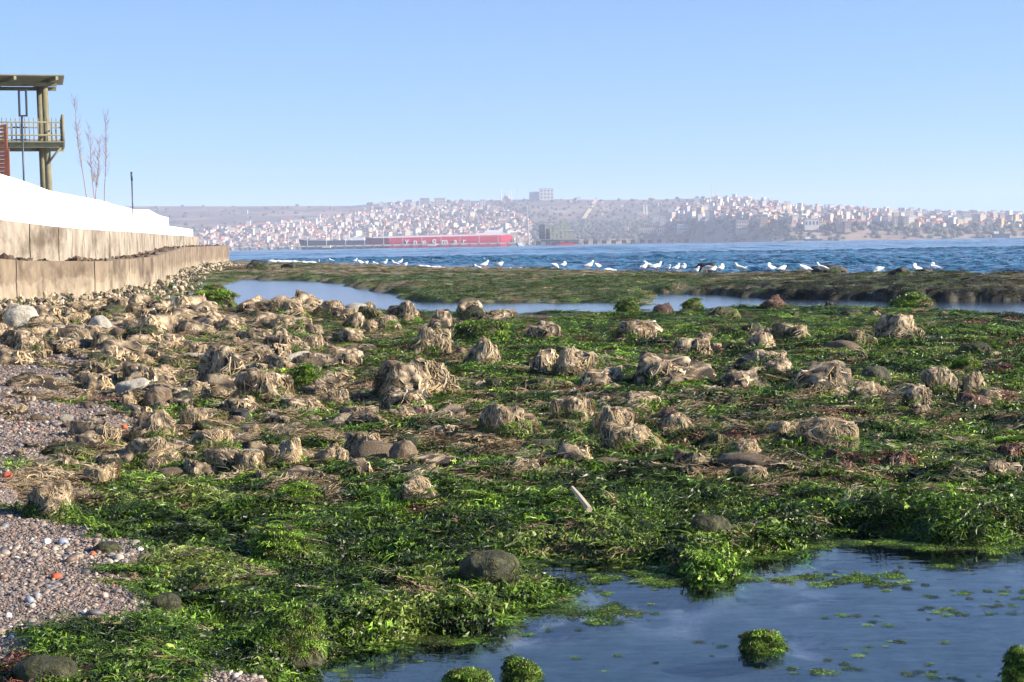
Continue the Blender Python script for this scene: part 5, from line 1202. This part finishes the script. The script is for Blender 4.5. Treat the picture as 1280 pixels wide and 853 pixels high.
for a in ((816, 824, 269, 283, lmW, 'tall white slab block above the tanker jetty end', 4, 5), (825, 832, 271, 284, MWALL['cream'], 'cream slab block joined beside the tall white slab', 3, 5), (799, 820, 285, 291, MWALL['cream'], 'long low cream building with red roof above the bluff', 8, 1), (822, 835, 285, 291, MWALL['cream'], 'short cream building next to the long red-roofed one', 5, 1),
          (921, 936, 276, 288, MWALL['cream'], 'pale hall with large shaded end wall at the bluff edge', 5, 3), (950, 960, 269, 281, MWALL['ochre'], 'yellow apartment tower on the hill slope', 4, 4), (878, 900, 259, 263, MWALL['cream'], 'row building with cream front high on the hill', 8, 1), (847, 862, 281, 288, lmW, 'wide white building near the bluff edge', 6, 2),
          (1006, 1024, 274, 283, lmW, 'wide white modern building with dark openings at the bluff edge', 4, 1), (1047, 1054, 274, 285, MWALL['pink'], 'pinkish tower block at the bluff edge', 3, 4), (1056, 1063, 277, 286, MWALL['pink'], 'second shorter pinkish tower block at the bluff edge', 3, 4),
          (1204, 1214, 265, 276, lmW, 'widest of three white towers on the far hilltop', 4, 5), (1216, 1222, 264.5, 275, lmW, 'middle one of three white towers on the far hilltop', 3, 5), (1223, 1228, 265, 275, lmW, 'slimmest of three white towers on the far hilltop', 2, 5),
          (1105, 1110, 270, 280, MWALL['cream'], 'cream tower in a row over the bluff', 2, 4), (1117, 1122, 271, 281, MWALL['cream'], 'second cream tower in the row over the bluff', 2, 4), (1130, 1136, 271, 281, MWALL['cream'], 'third cream tower in the row over the bluff', 3, 4),
          (384, 400, 268.5, 277, MWALL['cream'], 'large cream public building with stepped roof above the old town', 5, 2), (301, 309, 263, 268, MWALL['grey'], 'grey block alone on the scrubby hillside', 3, 2), (507, 515, 250, 257, MWALL['grey'], 'grey tower on the ridge over the town', 3, 3), (525, 537, 248, 256, MWALL['grey'], 'broad grey apartment block on the ridge', 4, 3), (543, 557, 248, 257, MWALL['cream'], 'broad cream apartment block on the ridge', 4, 3), (580, 588, 251, 259, MWALL['cream'], 'cream block on the ridge beside trees', 3, 3), (600, 606, 250, 258, lmW, 'white block on the ridge near the mosque', 2, 3)):
    landmark('town_building', *a[:5], a[5], nx=a[6], nz=a[7], depth=14, roof='red tiled' if 'red' in a[5] else 'flat grey')
m_mast = plain('mast_grey', (.35, .34, .33), .6, .1)
for px, y0, y1, lab in ((889.5, 233, 252, 'taller lattice radio mast on the ridge'), (894.5, 236, 252, 'shorter radio mast on the ridge'), (647, 238, 251, 'thin mast between mosque and big white block')):
    D = 4700; a, b = at(np.array([px, px]), np.array([y0, y1 + 4.0]), D); t = thing('radio_mast', b, lab, 'mast'); part(t, 'lattice', MB().tube([b, a], [1.3, .6], 4), m_mast); part(t, 'antenna', MB().tube([a - (0, 0, .5), a + (0, 0, 7)], .3, 5), m_mast)
for px, y0, y1, lab in ((804.5, 255, 266, 'white twin chimney, the slightly taller one'), (808, 256, 267, 'white twin chimney, the slightly lower one')):
    D = 3950; a, b = at(np.array([px, px]), np.array([y0, y1 + 2.0]), D); t = thing('factory_chimney', b, lab, 'chimney'); part(t, 'shaft', MB().tube([b, a], [2.2, 1.6], 10), lmW); part(t, 'rim', MB().tube([a - (0, 0, 1.2), a + (0, 0, .4)], 2.0, 10), MROOF['red tiled'])
a, b = at(np.array([658.5, 661.0]), np.array([257.0, 292.0]), 3200); t = thing('slender_tower', (b[0], b[1], b[2] - 20), 'tall slender pale tower behind the jetty', 'tower'); part(t, 'shaft', MB().tube([(b[0], b[1], b[2] - 22), a], [2.0, .7], 8), MWALL['grey']); part(t, 'cap', MB().tube([a - (0, 0, 3), a + (0, 0, 2)], [1.3, .5], 8), MWALL['grey'])
tk = MB(); tt = np.linspace(0, 1, 14)
for off in (-1.2, 1.2):
    pts = [hill_pt(729 + 16 * s + off, t_of(737, .55 + .43 * s)) + np.array([0, -6, 2.5]) for s in tt]
    for q0, q1 in zip(pts[:-1], pts[1:]): tk.bar(q0, q1, 4, 1.5)
tag(tk.build('hill_track', plain('pale_track', (.45, .36, .22), .95)), 'pale twin track climbing the far hill', kind='structure')

# ------------------------------------------------------------------ ships, jetty, terminal
PIER = 1900.0
def S(px, py, D): return at(np.array([px], float), np.array([py], float), D)[0]
m_steel0 = plain('dolphin_dark', (.035, .035, .04), .7, .2, .2); m_deck = plain('jetty_concrete', (.52, .48, .44), .85, .15, .05); m_pile = plain('jetty_pile', (.16, .15, .15), .8, .2, .2); m_lamp = plain('lamp_grey', (.55, .55, .55), .5, .1)
pa, pb_ = S(285, 309.5, PIER), S(662, 304.5, PIER); zt = 4.6
jt = thing('long_jetty', (pa[0], PIER, 0), 'long pale jetty on piles in front of the moored ships', 'jetty')
part(jt, 'deck', MB().box(((pa[0] + pb_[0]) / 2, PIER, zt - .7), (pb_[0] - pa[0], 7, 1.6)), m_deck)
nx_ = int((pb_[0] - pa[0]) / 10.5)
for i in range(nx_ + 1):
    x = pa[0] + 3 + (pb_[0] - pa[0] - 6) * i / nx_
    part(jt, 'pile', MB().tube([(x, PIER - 2, -2), (x, PIER - 2, zt - 1.4)], .65, 8).tube([(x, PIER + 2, -2), (x, PIER + 2, zt - 1.4)], .65, 8), m_pile)
    part(jt, 'fender', MB().box((x, PIER - 3.8, zt - 1.6), (2.2, .8, 2.4)), m_pile)
    if i % 2 == 0: part(jt, 'lamp_post', MB().tube([(x, PIER + 3, zt), (x, PIER + 3, zt + 10)], .22, 6).bar((x, PIER + 3, zt + 9.9), (x, PIER + 1, zt + 10.2), .3, .25), m_lamp)
part(jt, 'pipe_rail', MB().tube([(pa[0], PIER + 2.8, zt + 7.6), (pb_[0], PIER + 2.8, zt + 7.6)], .16, 6), m_lamp)
for i, x in enumerate((408, 540, 652)): q = S(x, 305, PIER - 6); part(jt, 'platform', MB().box((q[0], PIER - 6, zt - 1.2), (9, 8, 2.6)), m_deck)
for i, px in enumerate((673, 685, 697, 708, 720, 732.5, 744, 755, 767, 780, 791, 803, 813, 824, 840, 858)):
    D = PIER + 20 + i * 14; q = S(px, 300, D); s = 1 if i not in (14,) else .55
    o = thing('mooring_dolphin', (q[0], D, 0), 'dark square mooring dolphin standing in a row beyond the jetty', 'dolphin', 'mooring dolphins in a row')
    part(o, 'cap', MB().box((q[0], D, 3.6), (5.2 * s, 5 * s, 4.0 * s)), m_steel0)
    for dx in (-1.6, 1.6): part(o, 'pile', MB().tube([(q[0] + dx * s, D, -2), (q[0] + dx * s, D, 3.5)], .5, 6), m_pile)
m_red = plain('ship_red', (.62, .03, .055), .5, .15, .03); m_navy = plain('ship_navy', (.03, .04, .07), .5, .15, .03); m_swhite = plain('ship_white', (.78, .78, .75), .5, .08, .05); m_deckp = plain('ship_deck', (.30, .32, .27), .7, .2, .05)
def hull(root, px0, px1, yd0, yd1, D, beam, mat, bow_left):
    """a ship's side profile with raked bow, flared and narrowed to the ends"""
    L = S(px0, yd0, D); R = S(px1, yd1, D); n = 24; V, F = [], []
    for i in range(n + 1):
        s = i / n; x = L[0] + (R[0] - L[0]) * s; e = s if bow_left else 1 - s
        wid = beam / 2 * (min(1, (e / .16)) ** .6 * .97 + .03) * (.75 + .25 * min(1, (1 - e) / .08)); zt_ = L[2] + (R[2] - L[2]) * s + 2.2 * max(0, 1 - e / .12) ** 1.5
        rake = (1 - min(1, e / .14)) * 5 * (1 if bow_left else -1); stn = max(0, 1 - (1 - e) / .06) * 4 * (-1 if bow_left else 1)
        for z, wf, off in ((-3, .8, 1.0), (0, .93, .8), (zt_ * .55, 1, .35), (zt_, 1, 0)):
            for sgn in (-1, 1): V.append((x + (rake + stn) * off, D + beam / 2 + sgn * wid * wf, z))
    for i in range(n):
        a = i * 8
        for j in range(3):
            F.append((a + j * 2, a + 8 + j * 2, a + 10 + j * 2, a + 2 + j * 2)); F.append((a + j * 2 + 1, a + 3 + j * 2, a + 11 + j * 2, a + 9 + j * 2))
        F.append((a + 6, a + 14, a + 15, a + 7)); F.append((a, a + 1, a + 9, a + 8))
    for a in (0, n * 8):
        for j in range(3): F.append((a + j * 2, a + j * 2 + 2, a + j * 2 + 3, a + j * 2 + 1))
    b = MB(); b.v = V; b.f = F; return part(root, 'hull', b, mat)
SD = 1960.0
sh_ = thing('red_tanker', (S(548, 306, SD)[0], SD + 12, 0), 'long red tanker with white lettering moored behind the jetty', 'ship')
hull(sh_, 455, 641, 298.5, 293.5, SD, 26, m_red, True)
zd0, zd1 = S(470, 298.2, SD)[2], S(630, 294.2, SD)[2]
q0, q1 = S(466, 297, SD), S(600, 295, SD)
part(sh_, 'rail_line', MB().bar((q0[0], SD + 1.5, zd0 + 1.0), (S(638, 293, SD)[0], SD + 1.5, zd1 + 1.2), .5, 1.5), m_swhite)
part(sh_, 'deck_piping', MB().bar((q0[0], SD + 13, zd0 + 1.5), (q1[0], SD + 13, zd1 + 1.5), 5, 1.6), m_deckp)
def sbox(nm, px0, px1, y0, y1, mat, dy=6, dep=14): a, b = S(px0, y1, SD), S(px1, y0, SD); return part(sh_, nm, MB().box(((a[0] + b[0]) / 2, SD + dy + dep / 2, (a[2] + b[2]) / 2), (b[0] - a[0], dep, b[2] - a[2])), mat)
sbox('deckhouse', 594, 629, 291, 296, m_swhite); sbox('accommodation_block', 606, 628, 287.5, 291.02, m_swhite, 7, 12)
a, b = S(622, 287.4, SD), S(628.5, 283, SD); part(sh_, 'bridge', MB().prism([(0, 0), (b[0] - a[0], 0), (b[0] - a[0], b[2] - a[2]), ((b[0] - a[0]) * .7, (b[2] - a[2]) * .55)], (1, 0, 0), (0, 0, 1), (a[0], SD + 8, a[2] - .3), (0, 10, 0)), m_swhite)
sbox('funnel', 613, 618, 284.5, 288, plain('funnel_blue', (.10, .18, .32), .5), 9, 6)
for px in (478, 506, 534, 562, 588): q = S(px, 292, SD); part(sh_, 'deck_post', MB().tube([(q[0], SD + 12, zd0 - 1), (q[0], SD + 12, zd0 + 7)], .3, 6), m_swhite)
q = S(470, 287, SD); part(sh_, 'deck_crane', MB().tube([(q[0], SD + 12, zd0), (q[0], SD + 12, zd0 + 8), (q[0] - 6, SD + 12, zd0 + 17)], [.9, .7, .3], 6), m_swhite)
for ch, px in zip('yneqmar', (508.7, 519.2, 530.4, 542.8, 556, 569.4, 580.4)):
    cu = bpy.data.curves.new('letter', 'FONT'); cu.body = ch; cu.size = 9.6; cu.extrude = .12; cu.align_x = 'CENTER'; cu.offset = 0.16; tmp = bpy.data.objects.new('t', cu)
    link(tmp); me = bpy.data.meshes.new_from_object(tmp); bpy.data.objects.remove(tmp); me.name = 'letter'; me.materials.clear(); me.materials.append(m_swhite)
    q = S(px, 305.0 - (px - 508) * .0166, SD); o = link(bpy.data.objects.new('letter', me), sh_); o.location = (q[0] - sh_.location.x, -12.5, q[2] - (1.0 if ch not in 'yq' else -.3)); o.rotation_euler = (math.pi / 2, 0, 0); o['label'] = 'white hull letter ' + ch
sv = SD; SD = 2010.0
sh_ = thing('navy_cargo_ship', (S(420, 306, SD)[0], SD + 10, 0), 'low dark navy cargo ship with thin masts moored beside the red tanker', 'ship')
hull(sh_, 372, 470, 301.2, 300.4, SD, 18, m_navy, True); zn = S(420, 301, SD)[2]
for px in (407, 414, 423, 436): q = S(px, 290, SD); part(sh_, 'mast', MB().tube([(q[0], SD + 8, zn - .5), (q[0], SD + 8, zn + 11)], .35, 6), m_swhite)
sbox('deckhouse', 440, 455, 296.5, 301, m_swhite, 4, 10); sbox('hatch', 385, 404, 299.6, 301, m_deckp, 4, 10); SD = sv
for nm, x0, x1, yd, D, lab in (('coaster', 1003, 1030, 299, 2600, 'small dark coaster lying under the bluff'), ('barge', 1239, 1264, 292.5, 2500, 'low dark barge with a white cabin off the far point')):
    sb = thing(nm, (S((x0 + x1) / 2, 298, D)[0], D + 5, 0), lab, 'ship'); hull(sb, x0, x1, yd, yd - .4, D, 9, m_navy, True); SDs, SD = SD, D; sh_ = sb
    sbox('deckhouse', x0 + 4, x0 + 10, yd - 3, yd, m_swhite, 2, 5); sbox('mast', x1 - 7, x1 - 6.4, yd - 4.5, yd, m_swhite, 3, .6); SD = SDs
# loading terminal
TD = PIER + 60
tm = thing('loading_terminal', (S(700, 306, TD)[0], TD, 0), 'dark loading platform with yellow-green arms and red base', 'platform')
m_yel = plain('arm_yellow', (.36, .37, .14), .6, .15); m_steel = plain('dark_steel', (.07, .075, .085), .6, .3, .2)
def tb(nm, px0, px1, y0, y1, mat, dep=8, dy=0): a, b = S(px0, y1, TD), S(px1, y0, TD); return part(tm, nm, MB().box(((a[0] + b[0]) / 2, TD + dy, (a[2] + b[2]) / 2), (b[0] - a[0], dep, b[2] - a[2])), mat)
tb('base', 689, 718, 302.5, 307.2, m_red, 14); tb('deck', 676, 724, 299.5, 302.4, m_steel, 16); tb('silo', 674, 681, 281, 299.45, m_steel, 8); tb('silo', 682.5, 687, 286, 299.45, m_steel, 7); tb('shed', 704, 717, 289, 299.4, MWALL['grey'], 10, 3); tb('shed_roof', 703.4, 717.6, 287.8, 288.95, MWALL['white'], 11, 3)
tb('arm_beam', 683, 711, 285, 286.2, m_yel, 3, -7); tb('mast', 702.6, 704.2, 276, 299.4, m_yel, 2, -10)
for px in (688, 693, 698, 708): tb('loading_arm', px, px + 1, 282.5, 299.4, m_yel, 1.2, -10.5)
tb('gantry', 672, 690, 293, 294.4, m_steel, 2, -9)
q = S(651, 302, PIER); bt = thing('work_boat', (q[0], PIER - 14, 0), 'small white work boat by the jetty head', 'boat'); sh_ = bt; SDs, SD = SD, PIER - 20; hull(bt, 647, 656, 306, 306, SD, 4, m_swhite, True); sbox('cabin', 649, 653, 303.5, 306, m_swhite, 1, 2.5); SD = SDs

# ------------------------------------------------------------------ haze over the bay
hb = MB().box((0, 4000, 110), (12000, 9000, 230)); hm, n_, l_, b_ = mat_new('haze'); n_.remove(b_)
vol = n_.new('ShaderNodeVolumePrincipled'); vol.inputs['Color'].default_value = (.70, .77, 1.0, 1); vol.inputs['Density'].default_value = 0.00015; vol.inputs['Anisotropy'].default_value = 0.0
l_.new(vol.outputs[0], n_['Material Output'].inputs['Volume'])
tag(hb.build('haze', hm), 'thin pale blue haze over the bay', 'haze', kind='stuff')
